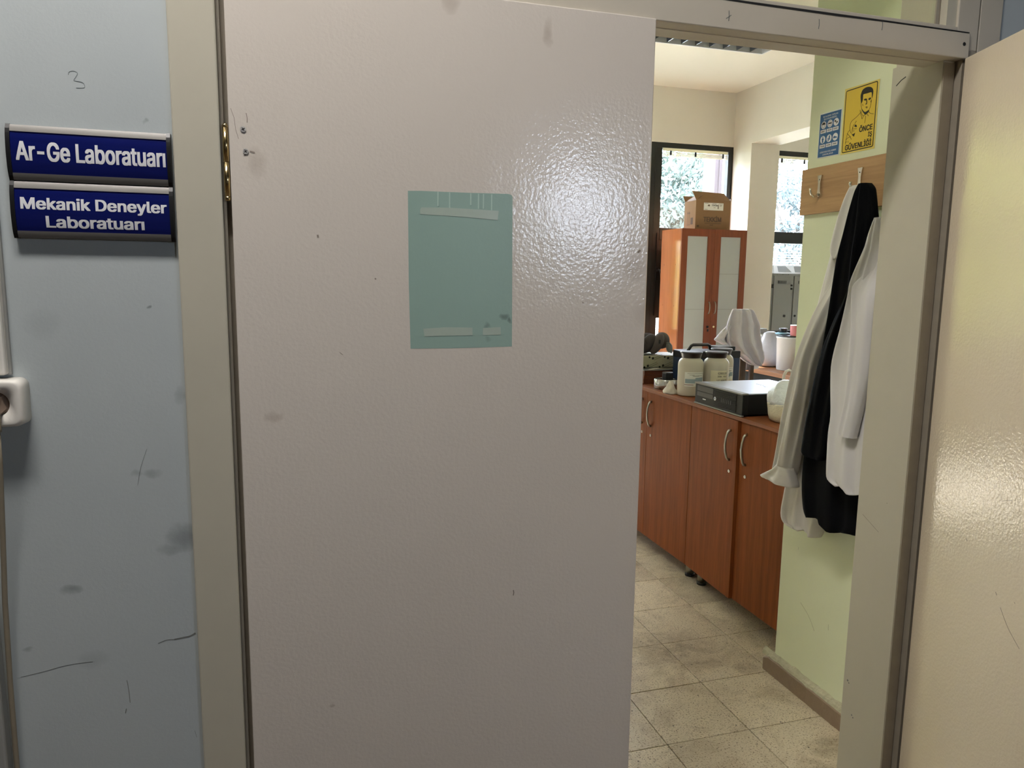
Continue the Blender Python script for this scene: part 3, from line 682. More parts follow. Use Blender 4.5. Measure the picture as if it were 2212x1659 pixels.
# far wall with its windows
mb = MB(); edges = [-2.0] + [e for ab in WIN_X for e in ab] + [7.4]
for k in range(0, len(edges), 2): mb.box(edges[k], edges[k+1], 7.0, 7.2, 0, 2.85)
mb.box(-2.0, 7.4, 7.0, 7.2, 2.85, CZ)
for k, (a, b) in enumerate(WIN_X):
    if k != 4: mb.box(a, b, 7.0, 7.2, 0, .90)
mb.build('wall_back', 'white_wall', label='off-white far wall of the laboratory with dark-framed windows', cat='wall', kind=ST)
MB().box(-2.1, -2.0, 1.6, 7.2, 0, CZ).build('wall_far_left', 'white_wall', label='off-white side wall of the laboratory hidden behind the closed leaf', cat='wall', kind=ST)
MB().box(7.4, 7.5, 1.6, 7.2, 0, CZ).build('wall_far_right', 'white_wall', label='off-white side wall beyond the green pier', cat='wall', kind=ST)
MB().box(2.55, 7.4, 1.605, 1.7, 0, CZ).build('wall_near_right', 'white_wall', label='off-white near wall behind the green pier', cat='wall', kind=ST)
MB().box(4.50, 4.83, 6.68, 7.0, 0, 2.84).build('column_1', 'white_wall', label='off-white column beside the tall cabinet', cat='column', kind=ST)
MB().box(4.50, 4.83, 1.7, 7.0, 2.84, CZ).build('beam_1', 'white_wall', label='off-white ceiling beam running to the column', cat='beam', kind=ST)
wlab = ['window at the far left end of the laboratory', 'window second from the far left end', 'window third from the far left end', 'window just left of the tall cabinet', 'dark-framed window and vent door behind the tall cabinet',
        'dark-framed window with a blind above the grey locker', 'window at the far right end of the laboratory']
for k, (a, b) in enumerate(WIN_X):
    wn = thing('window_%d' % (k+1), ((a+b)/2, 7.0, 0), wlab[k], 'window', kind=ST)
    door = (k == 4); zb = .02 if door else .90
    y0, y1 = 7.005, 7.065
    MB().box(a, a+.050, y0, y1, zb, 2.85).box(b-.058, b, y0, y1, zb, 2.85).box(a+.05, b-.058, y0, y1, 2.80, 2.85).box(a+.05, b-.058, y0, y1, zb, zb+.06).build('window_frame', 'dark_frame', wn)
    MB().box(a+.055, a+.132, y0+.008, y1, zb+.06, 2.80, .003).build('sash_stile', 'dark_frame', wn)
    tb = 1.88
    MB().box(a+.132, b-.058, y0+.004, y1, tb, 2.003, .003).build('transom_bar', 'dark_frame', wn)
    MB().box(a+.132, b-.058, 7.05, 7.054, 2.003, 2.80).build('pane', 'glass', wn)
    hr = MB().box(a+.14, b-.065, 7.006, 7.03, 2.772, 2.799, .003).build('blind_head_rail', 'blind', wn)
    mb = MB()
    for q in range(5): mb.box(a+.14, b-.065, 7.004, 7.030, 2.722+.009*q, 2.7245+.009*q)
    mb.build('blind_slats', 'blind', wn, kind='stuff')
    for u in (.22, .52, .86):
        MB().box(a+(b-a)*u, a+(b-a)*u+.018, 6.998, 7.006, 2.728, 2.772).build('blind_clip', 'black', hr)
    if door:
        MB().box(a+.132, b-.058, y0+.012, y1, 1.075, tb).build('lower_panel', 'dark_frame', wn)
        MB().box(3.655, 3.661, y0-.003, y0+.009, 1.1, 1.95).build('sash_gap', 'black', wn)
        h = MB().tube([(3.672, 7.003, 1.56), (3.672, 6.975, 1.575), (3.68, 6.962, 1.57), (3.695, 6.96, 1.53), (3.705, 6.962, 1.46), (3.704, 6.965, 1.43)], .009, 8).build('handle', 'black', wn)
        MB().box(3.655, 3.685, 6.998, 7.008, 1.46, 1.60, .003).build('handle_plate', 'black', wn)
        MB().box(a+.132, b-.058, 7.05, 7.054, .08, 1.075).build('lower_pane', 'glass', wn)
    else:
        MB().box(a+.132, b-.058, 7.05, 7.054, .96, tb).build('lower_pane', 'glass', wn)
    if k not in (4, 5): continue
    mb = MB(); z = (.12 if door else 1.0)
    top = 1.02 if door else 1.80
    while z < top: 
        mb.add([(a+.135, 7.012, z+.006), (b-.062, 7.012, z+.006), (b-.062, 7.034, z), (a+.135, 7.034, z), (a+.135, 7.012, z+.0072), (b-.062, 7.012, z+.0072), (b-.062, 7.034, z+.0012), (a+.135, 7.034, z+.0012)], [(0,1,2,3), (7,6,5,4), (0,4,5,1), (2,6,7,3), (1,5,6,2), (0,3,7,4)])
        z += .026
    mb.build('lower_blind_slats', 'blind', wn, kind='stuff')

# louvred ceiling lamp
lp = thing('ceiling_lamp', (3.15, 5.06, 3.25), 'unlit ceiling lamp with a mirror louvre under the white ceiling', 'lamp')
x0, x1, y0, y1 = 2.45, 3.665, 4.76, 5.365
MB().box(x0, x1, y0, y1, 3.362, CZ).build('lamp_body', 'white_steel', lp)
MB().box(x0, x1, y0, y0+.012, 3.25, 3.362).box(x0, x1, y1-.012, y1, 3.25, 3.362).box(x0, x0+.012, y0+.012, y1-.012, 3.25, 3.362).box(x1-.012, x1, y0+.012, y1-.012, 3.25, 3.362).build('rim', 'white_steel', lp)
for k in range(1, 10):
    x = x0 + (x1-x0)*k/10
    MB().add([(x-.012, y0+.012, 3.36), (x+.012, y0+.012, 3.36), (x+.002, y0+.012, 3.257), (x-.002, y0+.012, 3.257), (x-.012, y1-.012, 3.36), (x+.012, y1-.012, 3.36), (x+.002, y1-.012, 3.257), (x-.002, y1-.012, 3.257)],
             [(0,1,2,3), (7,6,5,4), (0,3,7,4), (1,5,6,2), (2,6,7,3), (0,4,5,1)]).build('louvre_blade', 'louvre', lp)
for k in range(1, 4):
    y = y0 + (y1-y0)*k/4
    MB().box(x0+.012, x1-.012, y-.014, y+.014, 3.275, 3.36).build('reflector', 'louvre', lp)
for k in range(4):
    y = y0+.075+.15*k
    MB().tube([(x0+.03, y, 3.342), (x1-.03, y, 3.342)], .008, 8).build('tube_lamp', 'white_plastic', lp)

# outside: lawn, pinkish pillar, trees
MB().box(-20, 40, 7.4, 60, -.7, -.6).build('ground', 'grass', label='pale paved yard outside the laboratory windows', cat='ground', kind=ST)
MB().box(-20, 40, -40, -3.3, -.7, -.6).build('ground_corridor', 'lawn', label='dark lawn outside the corridor window behind the viewer', cat='ground', kind=ST)
mb = MB().box(5.22, 5.42, 8.5, 8.8, -.6, 4.6, .01)
mb.box(5.27, 5.285, 8.492, 8.5, -.6, 4.6).box(5.35, 5.365, 8.492, 8.5, -.6, 4.6)
mb.build('outside_pillar', 'pink_stone', label='pinkish pillar outside the window behind the cardboard box', cat='pillar')
def tree(name, loc, clumps, n, m, label, seed, gap=-.12):
    rnd = random.Random(seed); t = thing(name, loc, label, 'tree', 'trees outside the windows')
    bx, by, bz = loc
    MB().tube([(bx, by, bz), (bx+.08, by, bz+1.2), (bx-.05, by, bz+2.6), (bx+.05, by, bz+3.6)], [.16, .13, .10, .05], 9).build('trunk', 'bark', t)
    for (cx, cy, cz, r) in clumps[:3]:
        MB().tube([(bx, by, bz+1.8), ((bx+cx)/2, (by+cy)/2, (bz+1.8+cz)/2+.2), (cx, cy, cz)], [.07, .045, .02], 7).build('branch', 'bark', t)
    mb = MB(); tot = sum(c[3]**2 for c in clumps)
    for (cx, cy, cz, r) in clumps:
        for _ in range(int(n*r*r/tot)):
            while True:
                d = Vector((rnd.uniform(-1, 1), rnd.uniform(-1, 1), rnd.uniform(-1, 1)))
                if .25 < d.length < 1: break
            p = Vector((cx, cy, cz)) + d*r
            if noise.noise(p*1.7) < gap: continue
            a = Vector((rnd.gauss(0, 1), rnd.gauss(0, 1), rnd.gauss(0, .6))).normalized(); b = a.orthogonal().normalized()
            b = (Matrix.Rotation(rnd.uniform(0, 6.28), 3, a) @ b); s_ = rnd.uniform(.03, .065)
            c = a.cross(b)
            mb.add([p-b*s_*1.5, p-c*s_*.55+a*.008, p+b*s_*1.5, p+c*s_*.55+a*.008], [(0, 1, 2, 3)])
    mb.build('foliage', m, t, kind='stuff')
tree('leafy_tree', (7.4, 12.6, -.6), [(7.0, 12.2, 3.1, 1.1), (8.0, 12.8, 3.6, 1.0), (6.4, 12.5, 2.1, 1.0), (7.3, 12.0, 2.0, 1.2), (6.2, 12.8, 4.0, .8)], 18000, 'leaf', 'green leafy tree seen through the window behind the cardboard box', 1, .0)
tree('leafy_tree', (12.2, 16.0, -.6), [(12.2, 15.9, 2.5, 1.4), (11.6, 16.2, 3.7, 1.1), (12.9, 16.0, 3.3, 1.2), (11.8, 15.8, 1.5, 1.2)], 14000, 'leaf2', 'blue-green tree seen through the window above the grey locker', 2, .03)
tree('leafy_tree', (-.6, 10.8, -.6), [(-.4, 10.6, 2.2, 1.5), (.4, 10.8, 3.3, 1.3), (-1.6, 11.0, 1.6, 1.4), (.6, 10.9, 1.2, 1.3), (-1.3, 10.7, 3.2, 1.2), (-.4, 10.9, 4.0, 1.2)], 44000, 'leaf3', 'yellow-green tree outside the windows hidden by the closed leaf', 3, -.45)
tree('leafy_tree', (4.1, 11.6, -.6), [(4.1, 11.4, 2.2, 1.2), (4.3, 11.5, 1.2, 1.2), (3.6, 11.4, 3.2, 1.0)], 13000, 'leaf3', 'yellow-green tree outside to the left of the tall cabinet', 4)

# ================================================================== CORRIDOR THINGS
# ---- two door signs with bulging panels
BOLD = .028
def bulge(z, z0, z1, ya, yb):
    u = (z-z0)/(z1-z0)*2-1
    return ya + (yb-ya)*math.sqrt(max(0, 1-(u*.94)**2))
def sign(z0, z1, x0, x1, texts, label):
    s_ = thing('door_sign', ((x0+x1)/2, 1.43, z0), label, 'sign', 'blue door signs')
    ya, yb = 1.4235, 1.4125
    def strip(name, m, xa, xb, za, zb, lift, n=12, ends=True):
        secs = []
        for x in (xa, xb):
            sec = [(x, bulge(za+(zb-za)*k/n, z0, z1, ya, yb)-lift, za+(zb-za)*k/n) for k in range(n+1)]
            sec += [(x, 1.4295, zb), (x, 1.4295, za)]
            secs.append(sec)
        return MB().loft(secs, smooth=False).build(name, m, s_)
    strip('backing', 'grey_plastic', x0+.003, x1-.003, z0+.001, z1-.001, -.0015)
    strip('panel', 'sign_blue', x0+.006, x1-.006, z0+.0105, z1-.0105, 0, 16)
    for za, zb in ((z0, z0+.0108), (z1-.0108, z1)): strip('rail', 'alu', x0+.006, x1-.006, za, zb, .0015, 5)
    for xa, xb in ((x0, x0+.0062), (x1-.0062, x1)): strip('end_cap', 'black', xa, xb, z0-.001, z1+.001, .0022, 12)
    for body, a0, a1, base, cap, bold in texts:
        mb = text_on(lambda a, b, d: (a, -d, b), body, a0, a1, base, cap, 0, bold)
        bm = bmesh.new(); vs = [bm.verts.new(v) for v in mb.v]
        for f in mb.f: bm.faces.new([vs[i] for i in f])
        k = z0
        while k < z1:
            bmesh.ops.bisect_plane(bm, geom=bm.verts[:]+bm.edges[:]+bm.faces[:], plane_co=(0, 0, k), plane_no=(0, 0, 1)); k += .003
        for v in bm.verts: v.co.y = bulge(v.co.z, z0, z1, ya, yb) - .0003 + v.co.y
        MB().frombm(bm).build('lettering', 'white_ink', s_)
    return s_
sign(1.6145, 1.7015, -.4265, -.1835, [('Ar-Ge Laboratuarı', -.4135, -.192, 1.6462, .0285, BOLD)], 'blue sign lettered Ar-Ge Laboratuarı, upper one beside the door post')
sign(1.5225, 1.6125, -.4265, -.1835, [('Mekanik Deneyler', -.4125, -.194, 1.5690, .0178, BOLD), ('Laboratuarı', -.3777, -.2303, 1.5400, .0178, BOLD)], 'blue sign lettered Mekanik Deneyler Laboratuarı, lower one beside the door post')
# ---- trunking, socket, plug and cable
ct = thing('cable_trunking', (-.48, 1.42, 1.295), 'white vertical cable trunking running up from the wall socket', 'trunking')
MB().box(-.512, -.452, 1.408, 1.4298, 1.296, 3.44, .004).build('cover', 'white_plastic', ct)
MB().box(-.516, -.448, 1.423, 1.4298, 1.296, 3.44).build('base_channel', 'grey_plastic', ct)
MB().box(-.60, -.4985, 1.402, 1.4298, 0, .93, .004).build('floor_trunking', 'grey_plastic', label='grey trunking strip low on the blue-grey wall beside the cable', cat='trunking')
so = thing('wall_socket', (-.4655, 1.43, 1.211), 'white surface-mounted socket below the trunking on the blue-grey wall', 'socket')
def rrect(cx, cz, hw, hh, r, n=6):
    out = []
    for qx, qz, a0 in ((1, 1, 0), (-1, 1, R90), (-1, -1, 2*R90), (1, -1, 3*R90)):
        for k in range(n+1):
            t = a0 + R90*k/n; out.append((cx+qx*(hw-r)+r*math.cos(t), cz+qz*(hh-r)+r*math.sin(t)))
    return out
def ringed(cx, cz, hw, hh, r, yf, yb_):
    secs = []
    for y, g in ((yb_, .0), (yf+.006, -.001), (yf+.001, -.003), (yf, -.006)):
        secs.append([(a, y, b) for a, b in rrect(cx, cz, hw+g, hh+g, r)])
    return secs
scx, scz = -.4655, 1.2505
secs = ringed(scx, scz, .040, .040, .013, 1.392, 1.4298)
n = len(secs[0]); hole = [(scx+.021*math.cos(2*math.pi*k/n+.25), 1.392, scz+.021*math.sin(2*math.pi*k/n+.25)) for k in range(n)]
# rotate the hole ring so that it starts where the outline starts
secs += [hole, [(a, 1.412, c) for a, _, c in hole]]
MB().loft(secs).build('socket_body', 'white_plastic', so)
pg = thing('power_plug', (-.4655, 1.40, 1.232), 'brown-grey plug with its cable, pushed into the white socket', 'plug')
P_ = DW(1.412)
MB().disc_on(P_, scx, scz, .0195, 0, .012, 20).build('plug_disc', 'plug', pg)
MB().add([(scx-.010, 1.40, scz+.014), (scx+.010, 1.40, scz+.014), (scx+.014, 1.40, scz-.008), (scx-.014, 1.40, scz-.008), (scx-.006, 1.382, scz+.008), (scx+.006, 1.382, scz+.008), (scx+.007, 1.380, scz-.018), (scx-.007, 1.380, scz-.018)],
         [(0,1,2,3), (4,5,6,7), (0,1,5,4), (1,2,6,5), (2,3,7,6), (3,0,4,7)]).build('plug_grip', 'plug', pg)
sl = MB().lathe([(.0062, scz-.046), (.0066, scz-.04), (.0060, scz-.035), (.0068, scz-.03), (.0062, scz-.024), (.0070, scz-.016), (.0066, scz-.010)], scx+.001, 1.389, 12).build('strain_relief', 'cable', pg)
MB().tube([(scx+.001, 1.389, scz-.040), (scx-.001, 1.394, 1.15), (-.474, 1.405, 1.05), (-.483, 1.412, .90), (-.487, 1.415, .75), (-.489, 1.417, .55), (-.486, 1.42, .3), (-.48, 1.42, .004)], .0042, 10).build('cord', 'cable', pg)

# ================================================================== GREEN WALL THINGS
rk = thing('coat_rack', (1.7125, 1.92, 1.69), 'beech wall board with chrome coat hooks on the green wall', 'coat rack')
MB().box(1.705, 1.7195, 1.615, 2.226, 1.694, 1.846, .0015).build('board', 'beech', rk)
for y in (2.128, 1.945, 1.765):
    hk = thing('hook', (1.70, y, 1.75), None, None); hk.parent = rk; hk.location = hk.location - WORLD['coat_rack']
    PB = GW(1.705)
    MB().poly_on(PB, [(y+.0105, 1.817), (y+.0075, 1.805), (y+.0052, 1.79), (y+.0062, 1.768), (y+.0095, 1.748), (y-.0095, 1.748), (y-.0062, 1.768), (y-.0052, 1.79), (y-.0075, 1.805), (y-.0105, 1.817)], 0, .006).build('hook_plate', 'chrome', hk)
    MB().tube([(1.699, y, 1.757), (1.690, y, 1.749), (1.680, y, 1.748), (1.671, y, 1.755), (1.667, y, 1.766), (1.667, y, 1.773)], [.0045, .0042, .004, .004, .0042, .0048], 10).build('hook_arm', 'chrome', hk)
    MB().disc_on(PB, y, 1.803, .002, .005, .0064, 10).build('hook_screw', 'black_ink', hk)

# yellow safety sign
PG = GW(1.7195)
ys = thing('safety_sign', (1.7195, 1.9865, 1.872), 'yellow sign with a pointing man, reading Önce İş Güvenliği', 'sign')
MB().poly_on(PG, [(2.0605, 1.8725), (1.9145, 1.8705), (1.9135, 2.0720), (2.0595, 2.0750)], 0, .0008).build('sheet', 'yellow_edge', ys)
MB().poly_on(PG, [(2.0535, 1.8785), (1.9215, 1.8770), (1.9205, 2.0660), (2.0525, 2.0685)], .0006, .0011).build('field', 'yellow', ys)
def rr_line(ya, yb_, za, zb, r, n=5):
    out = []
    for cy, cz_, a0 in ((yb_-r, zb-r, 0), (ya+r, zb-r, R90), (ya+r, za+r, 2*R90), (yb_-r, za+r, 3*R90)):
        for k in range(n+1):
            t = a0 + R90*k/n; out.append((cy+r*math.cos(t), cz_+r*math.sin(t)))
    return out + [out[0]]
MB().line_on(PG, rr_line(1.9212, 2.0530, 1.8780, 2.0672, .005), .0026, .0008, .0014).build('border_line', 'black_ink', ys)
mb = MB()
for q_, pts in enumerate(MAN_POLYS): mb.poly_on(PG, smooth_line(pts, 4, True) if q_ in (0, 1, 2, 4, 7) else pts, .0009, .0014)
for pts in MAN_LINES: mb.line_on(PG, smooth_line(pts), .0012, .0009, .0014)
mb.build('man_drawing', 'black_ink', ys)
for body, (ya, yb_, base, cap) in (('ÖNCE', ONCE), ('İŞ', IS), ('GÜVENLİĞİ', GUV)):
    text_on(PG, body, ya, yb_, base, cap, .0014, .03).build('lettering', 'black_ink', ys)
# blue protective-equipment sign
bs = thing('safety_sign', (1.7195, 2.1185, 1.876), 'small blue sign with six white protective-equipment icons', 'sign')
MB().poly_on(PG, [(2.1715, 1.8765), (2.0675, 1.8745), (2.0665, 2.0200), (2.1705, 2.0210)], 0, .0008).build('sheet', 'poster_white', bs)
MB().poly_on(PG, [(2.1690, 1.8795), (2.0705, 1.8775), (2.0695, 2.0165), (2.1675, 2.0175)], .0006, .0011).build('field', 'poster_blue', bs)
for body, ya, yb_, base in (('BU ALANDA YAPILAN', 2.153, 2.084, 2.0055), ('İŞE UYGUN KİŞİSEL', 2.150, 2.088, 1.9968), ('KORUYUCU KULLANMAK', 2.158, 2.081, 1.8915), ('ZORUNLUDUR', 2.145, 2.095, 1.8830)):
    text_on(PG, body, ya, yb_, base, .0050, .0014, .01).build('lettering', 'white_ink', bs)
words = [['BARET', 'GÖZLÜK', 'KULAKLIK'], ['TULUM', 'ELDİVEN', 'AYAKKABI']]
for r_, zc, zl in ((0, 1.9815, 1.9610), (1, 1.9350, 1.9135)):
    for c_, yc in enumerate((2.149, 2.119, 2.090)):
        di = MB().disc_on(PG, yc, zc, .0120, .0009, .0013, 28).build('icon_disc', 'white_ink', bs)
        mb = MB()
        if (r_, c_) == (0, 0): mb.poly_on(PG, [(yc+.009, zc+.001)] + [(yc+.008*math.cos(t), zc+.002+.007*math.sin(t)) for t in [i*math.pi/8 for i in range(9)]] + [(yc-.009, zc+.001)], .0013, .0016).line_on(PG, [(yc+.006, zc), (yc+.005, zc-.006), (yc, zc-.010), (yc-.005, zc-.006), (yc-.006, zc)], .0008, .0013, .0016)
        elif (r_, c_) == (0, 1): mb.poly_on(PG, [(yc+.008, zc-.001), (yc+.008, zc+.003), (yc-.008, zc+.003), (yc-.008, zc-.001)], .0013, .0016).line_on(PG, [(yc+.007*math.cos(t), zc+.009*math.sin(t)) for t in [i*math.pi/8 for i in range(17)]], .0008, .0013, .0016)
        elif (r_, c_) == (0, 2): mb.disc_on(PG, yc+.004, zc+.003, .0035, .0013, .0016, 12).disc_on(PG, yc-.004, zc-.001, .003, .0013, .0016, 12).line_on(PG, [(yc+.001, zc-.002), (yc-.003, zc-.006)], .0012, .0013, .0016)
        elif (r_, c_) == (1, 0): mb.disc_on(PG, yc, zc+.008, .0022, .0013, .0016, 12).poly_on(PG, [(yc+.0025, zc+.005), (yc+.006, zc-.001), (yc+.003, zc), (yc+.003, zc-.010), (yc+.0006, zc-.010), (yc, zc-.003), (yc-.0006, zc-.010), (yc-.003, zc-.010), (yc-.003, zc), (yc-.006, zc-.001), (yc-.0025, zc+.005)], .0013, .0016)
        elif (r_, c_) == (1, 1): mb.poly_on(PG, [(yc+.005, zc-.009), (yc+.006, zc+.002), (yc+.002, zc+.001), (yc+.001, zc-.009)], .0013, .0016).poly_on(PG, [(yc, zc-.006), (yc+.001, zc+.008), (yc-.004, zc+.009), (yc-.005, zc-.004)], .0013, .0016)
        else: mb.poly_on(PG, [(yc+.009, zc-.004), (yc+.008, zc+.001), (yc+.003, zc+.003), (yc-.003, zc), (yc-.008, zc-.001), (yc-.009, zc-.004)], .0013, .0016)
        mb.build('icon', 'black_ink' if r_ == 0 else 'poster_blue', di)
        lb = MB().poly_on(PG, [(yc+.0135, zl-.0055), (yc-.0125, zl-.0055), (yc-.0125, zl+.0055), (yc+.0135, zl+.0055)], .0009, .0013).build('caption_box', 'white_ink', bs)
        text_on(PG, words[r_][c_], yc+.0095, yc-.0085, zl-.002, .0042, .0016, .03).build('lettering', 'black_ink', lb)

# ---- hanging garments
def interp(rows, m):
    out = []
    n = len(rows)
    def cr(p0, p1, p2, p3, t): return .5*((2*p1)+(-p0+p2)*t+(2*p0-5*p1+4*p2-p3)*t*t+(-p0+3*p1-3*p2+p3)*t**3)
    for i in range(n-1):
        for k in range(m):
            t = k/m; a = rows[max(0, i-1)]; b = rows[i]; c = rows[i+1]; d = rows[min(n-1, i+2)]
            out.append(tuple(cr(a[j], b[j], c[j], d[j], t) for j in range(len(b))))
    out.append(rows[-1]); return out
def drape(rows, xc, t0, t1, nf, amp, seed, m=3, seg=56, flip=False, axis='x', wave=0.0, x_from=None):
    """cloth hung in folds: rows (height, one edge, other edge); thickness grows from t0 to t1 downwards"""
    R_ = interp(rows, m); secs = []; n = len(R_); rnd = random.Random(seed)
    ph = [rnd.uniform(0, 6.28) for _ in range(4)]
    for i, (z, a, b) in enumerate(R_):
        u_ = i/(n-1); xk = xc
        if x_from is not None:
            e_ = min(1, u_/.45); e_ = e_*e_*(3-2*e_); xk = x_from+(xc-x_from)*e_; mid = (a+b)/2; wk = .25+.75*min(1, u_/.25); a = mid+(a-mid)*wk; b = mid+(b-mid)*wk
        t = t0+(t1-t0)*min(1, u_*1.6); g = min(1, u_*3+.15); sec = []
        for k in range(seg):
            th = 2*math.pi*k/seg
            s_ = .5-.5*math.cos(th)            # 0..1 across and back
            side = 1 if th < math.pi else -1
            q = a+(b-a)*s_
            prof = abs(math.sin(th))**.6
            fold = amp*g*(math.sin(nf*s_*math.pi*2+ph[0]+u_*1.3)+.5*math.sin(nf*1.9*s_*math.pi*2+ph[1]-u_*2.1)+.35*noise.noise(Vector((s_*7, u_*9, seed))))
            off = -side*t/2*prof + (fold*prof if side > 0 else fold*.6*prof)
            zz = z + wave*u_**4*math.sin(s_*9+ph[2])
            sec.append((xk+off, q, zz) if axis == 'x' else (q, xk+off, zz))
        secs.append(sec)
    return MB().loft(secs)
ca = thing('lab_coat', (1.655, 2.08, .62), 'long white coat with a turned cuff, hanging behind the dark coat', 'coat', 'coats on the rack')
drape(COAT_A, 1.668, .03, .055, 2.6, .008, 3, wave=.008).build('coat_body', 'coat_white', ca)
drape(COAT_A_SLEEVE, 1.605, .03, .06, 1.6, .007, 5, x_from=1.668).build('sleeve', 'coat_white', ca)
drape(COAT_A_CUFF, 1.588, .04, .07, 1.0, .004, 6).build('cuff', 'coat_white', ca)
drape(COAT_A_COLLAR, 1.625, .012, .02, 1.2, .004, 9).build('collar', 'coat_white', ca)
cb = thing('dark_coat', (1.60, 1.93, .63), 'navy-black coat hanging on the hook between two white coats', 'coat', 'coats on the rack')
drape(COAT_B, 1.605, .035, .05, 2.2, .007, 11, wave=.010).build('coat_body', 'coat_black', cb)
drape(COAT_B_SLEEVE, 1.565, .025, .04, 1.3, .004, 13, x_from=1.605).build('sleeve', 'coat_black', cb)
cc = thing('lab_coat', (1.56, 1.78, .70), 'shorter white coat hanging between the dark coat and the door jamb', 'coat', 'coats on the rack')
drape(COAT_C, 1.545, .03, .04, 2.3, .005, 17, wave=.006).build('coat_body', 'coat_white2', cc)
drape(COAT_C_SLEEVE, 1.512, .025, .035, 1.3, .003, 19, x_from=1.545).build('sleeve', 'coat_white2', cc)

# ================================================================== LOW CABINETS
WT = .90
def cabinet(y0, ys, y1, label, ajar=0.0):
    c = thing('low_cabinet', (2.1, (y0+y1)/2, 0), label, 'cabinet', 'low cabinets under the worktop')
    MB().box(1.840, 2.38, y0+.001, y0+.019, .093, .8815).box(1.840, 2.38, y1-.019, y1-.001, .093, .8815).box(1.840, 2.38, y0+.019, y1-.019, .093, .111).box(2.372, 2.38, y0+.019, y1-.019, .111, .8815).box(1.840, 2.372, y0+.019, y1-.019, .8635, .8815).box(1.86, 2.372, y0+.019, y1-.019, .48, .498).build('carcass', 'cab', c)
    for (a, b, hinge, hy_) in ((y0, ys, y0, ys-.045), (ys, y1, y1, ys+.055)):
        an_ = ajar if hinge == y1 else 0.0
        def rot(v, h=hinge, an_=an_):
            dx, dy = v.x-1.839, v.y-h
            return Vector((1.839+dx*math.cos(an_)+dy*math.sin(an_), h-dx*math.sin(an_)+dy*math.cos(an_), v.z))
        d_ = MB().box(1.8205, 1.8385, a+.0015, b-.0015, .092, .880, .001).xform(rot).build('door', 'cab', c)
        zt, zb = .832, .702
        MB().tube([(1.822, hy_, zt), (1.812, hy_, zt-.002), (1.806, hy_, zt-.010), (1.799, hy_, zt-.035), (1.796, hy_, (zt+zb)/2), (1.799, hy_, zb+.035), (1.806, hy_, zb+.010), (1.812, hy_, zb+.002), (1.822, hy_, zb)], [.0062, .0058, .005, .0048, .0048, .0048, .005, .0058, .0062], 10).xform(rot).build('handle', 'nickel', d_)
        MB().disc_on(GW(1.8205), hy_-.004, .652, .0068, 0, .003, 18).xform(rot).build('lock', 'nickel', d_)
        MB().line_on(GW(1.8205), [(hy_-.004, .656), (hy_-.004, .648)], .0018, .003, .0034).xform(rot).build('keyhole', 'black_ink', d_)
    for y in (y0+.07, y1-.04):
        for x in (1.895, 2.32):
            lg = MB().lathe([(.021, .014), (.021, .093)], x, y, 20).build('leg', 'nickel', c)
            MB().lathe([(.024, .0), (.024, .012), (.021, .0155)], x, y, 20).build('leg_foot', 'black', lg)
    return c
cabinet(2.262, 2.665, 3.068, 'reddish-brown low cabinet next to the green wall, under the computer', .035)
cabinet(3.070, 3.520, 3.970, 'reddish-brown low cabinet farther from the green wall, under the bottles')
cabinet(3.972, 4.40, 4.83, 'reddish-brown low cabinet hidden behind the closed leaf')
MB().box(1.808, 2.40, 2.245, 4.84, .8825, WT, .0015).build('worktop', 'cab_top', label='reddish-brown worktop running over the low cabinets', cat='worktop')

# ---- desktop computer lying flat
pc = thing('desktop_computer', (2.0, 2.84, WT), 'black flat desktop computer with a silver lid on the worktop', 'computer')
X0, X1, Y0, Y1, Z0, Z1 = 1.806, 2.205, 2.648, 3.028, WT+.002, 1.000
MB().box(X0+.03, X1, Y0+.004, Y1-.004, Z0+.006, Z1-.004, .002).build('case', 'pc_side', pc)
MB().box(X0+.032, X1, Y0+.002, Y1-.002, Z1-.006, Z1, .002).build('lid', 'pc_top', pc)
MB().box(X0+.004, X0+.031, Y0, Y1, Z0+.004, Z1-.002, .003).build('front_bezel', 'pc_black', pc)
MB().box(X0-.001, X0+.031, Y0-.001, Y1+.001, Z1-.006, Z1+.001, .002).build('trim_strip', 'alu', pc)
MB().box(X0-.001, X0+.012, Y0-.001, Y1+.001, Z0, Z0+.006, .002).build('trim_strip', 'alu', pc)
PX = GW(X0+.004)
for k in range(12):
    z = Z0+.013+k*.0065
    MB().box(X0+.0005, X0+.004, Y0+.045, Y0+.215, z, z+.0032).build('grille_slat', 'pc_black', pc)
MB().poly_on(PX, [(Y1-.02, Z1-.012), (Y0+.225, Z1-.012), (Y0+.225, Z1-.036), (Y1-.02, Z1-.036)], 0, .0016).build('optical_drive', 'black_gloss', pc)
MB().poly_on(PX, [(Y1-.02, Z1-.040), (Y0+.225, Z1-.040), (Y0+.225, Z1-.060), (Y1-.02, Z1-.060)], 0, .0016).build('card_reader', 'black_gloss', pc)
MB().poly_on(PX, [(Y1-.07, Z0+.026), (Y1-.095, Z0+.026), (Y1-.095, Z0+.030), (Y1-.07, Z0+.030)], 0, .002).build('status_light', 'white_ink', pc)
lg = MB().disc_on(GW(X0+.0005), Y0+.205, Z0+.046, .0085, 0, .0012, 20).build('logo_badge', 'white_ink', pc)
text_on(GW(X0+.0005), 'hp', Y0+.2105, Y0+.1995, Z0+.0435, .0085, .0014, .03).build('lettering', 'poster_blue', lg)
for k in range(6):
    MB().poly_on(GW(X0+.0005), [(Y0+.155-k*.014, Z0+.038), (Y0+.148-k*.014, Z0+.038), (Y0+.148-k*.014, Z0+.056), (Y0+.155-k*.014, Z0+.056)], 0, .0012).build('port', 'black_gloss', pc)
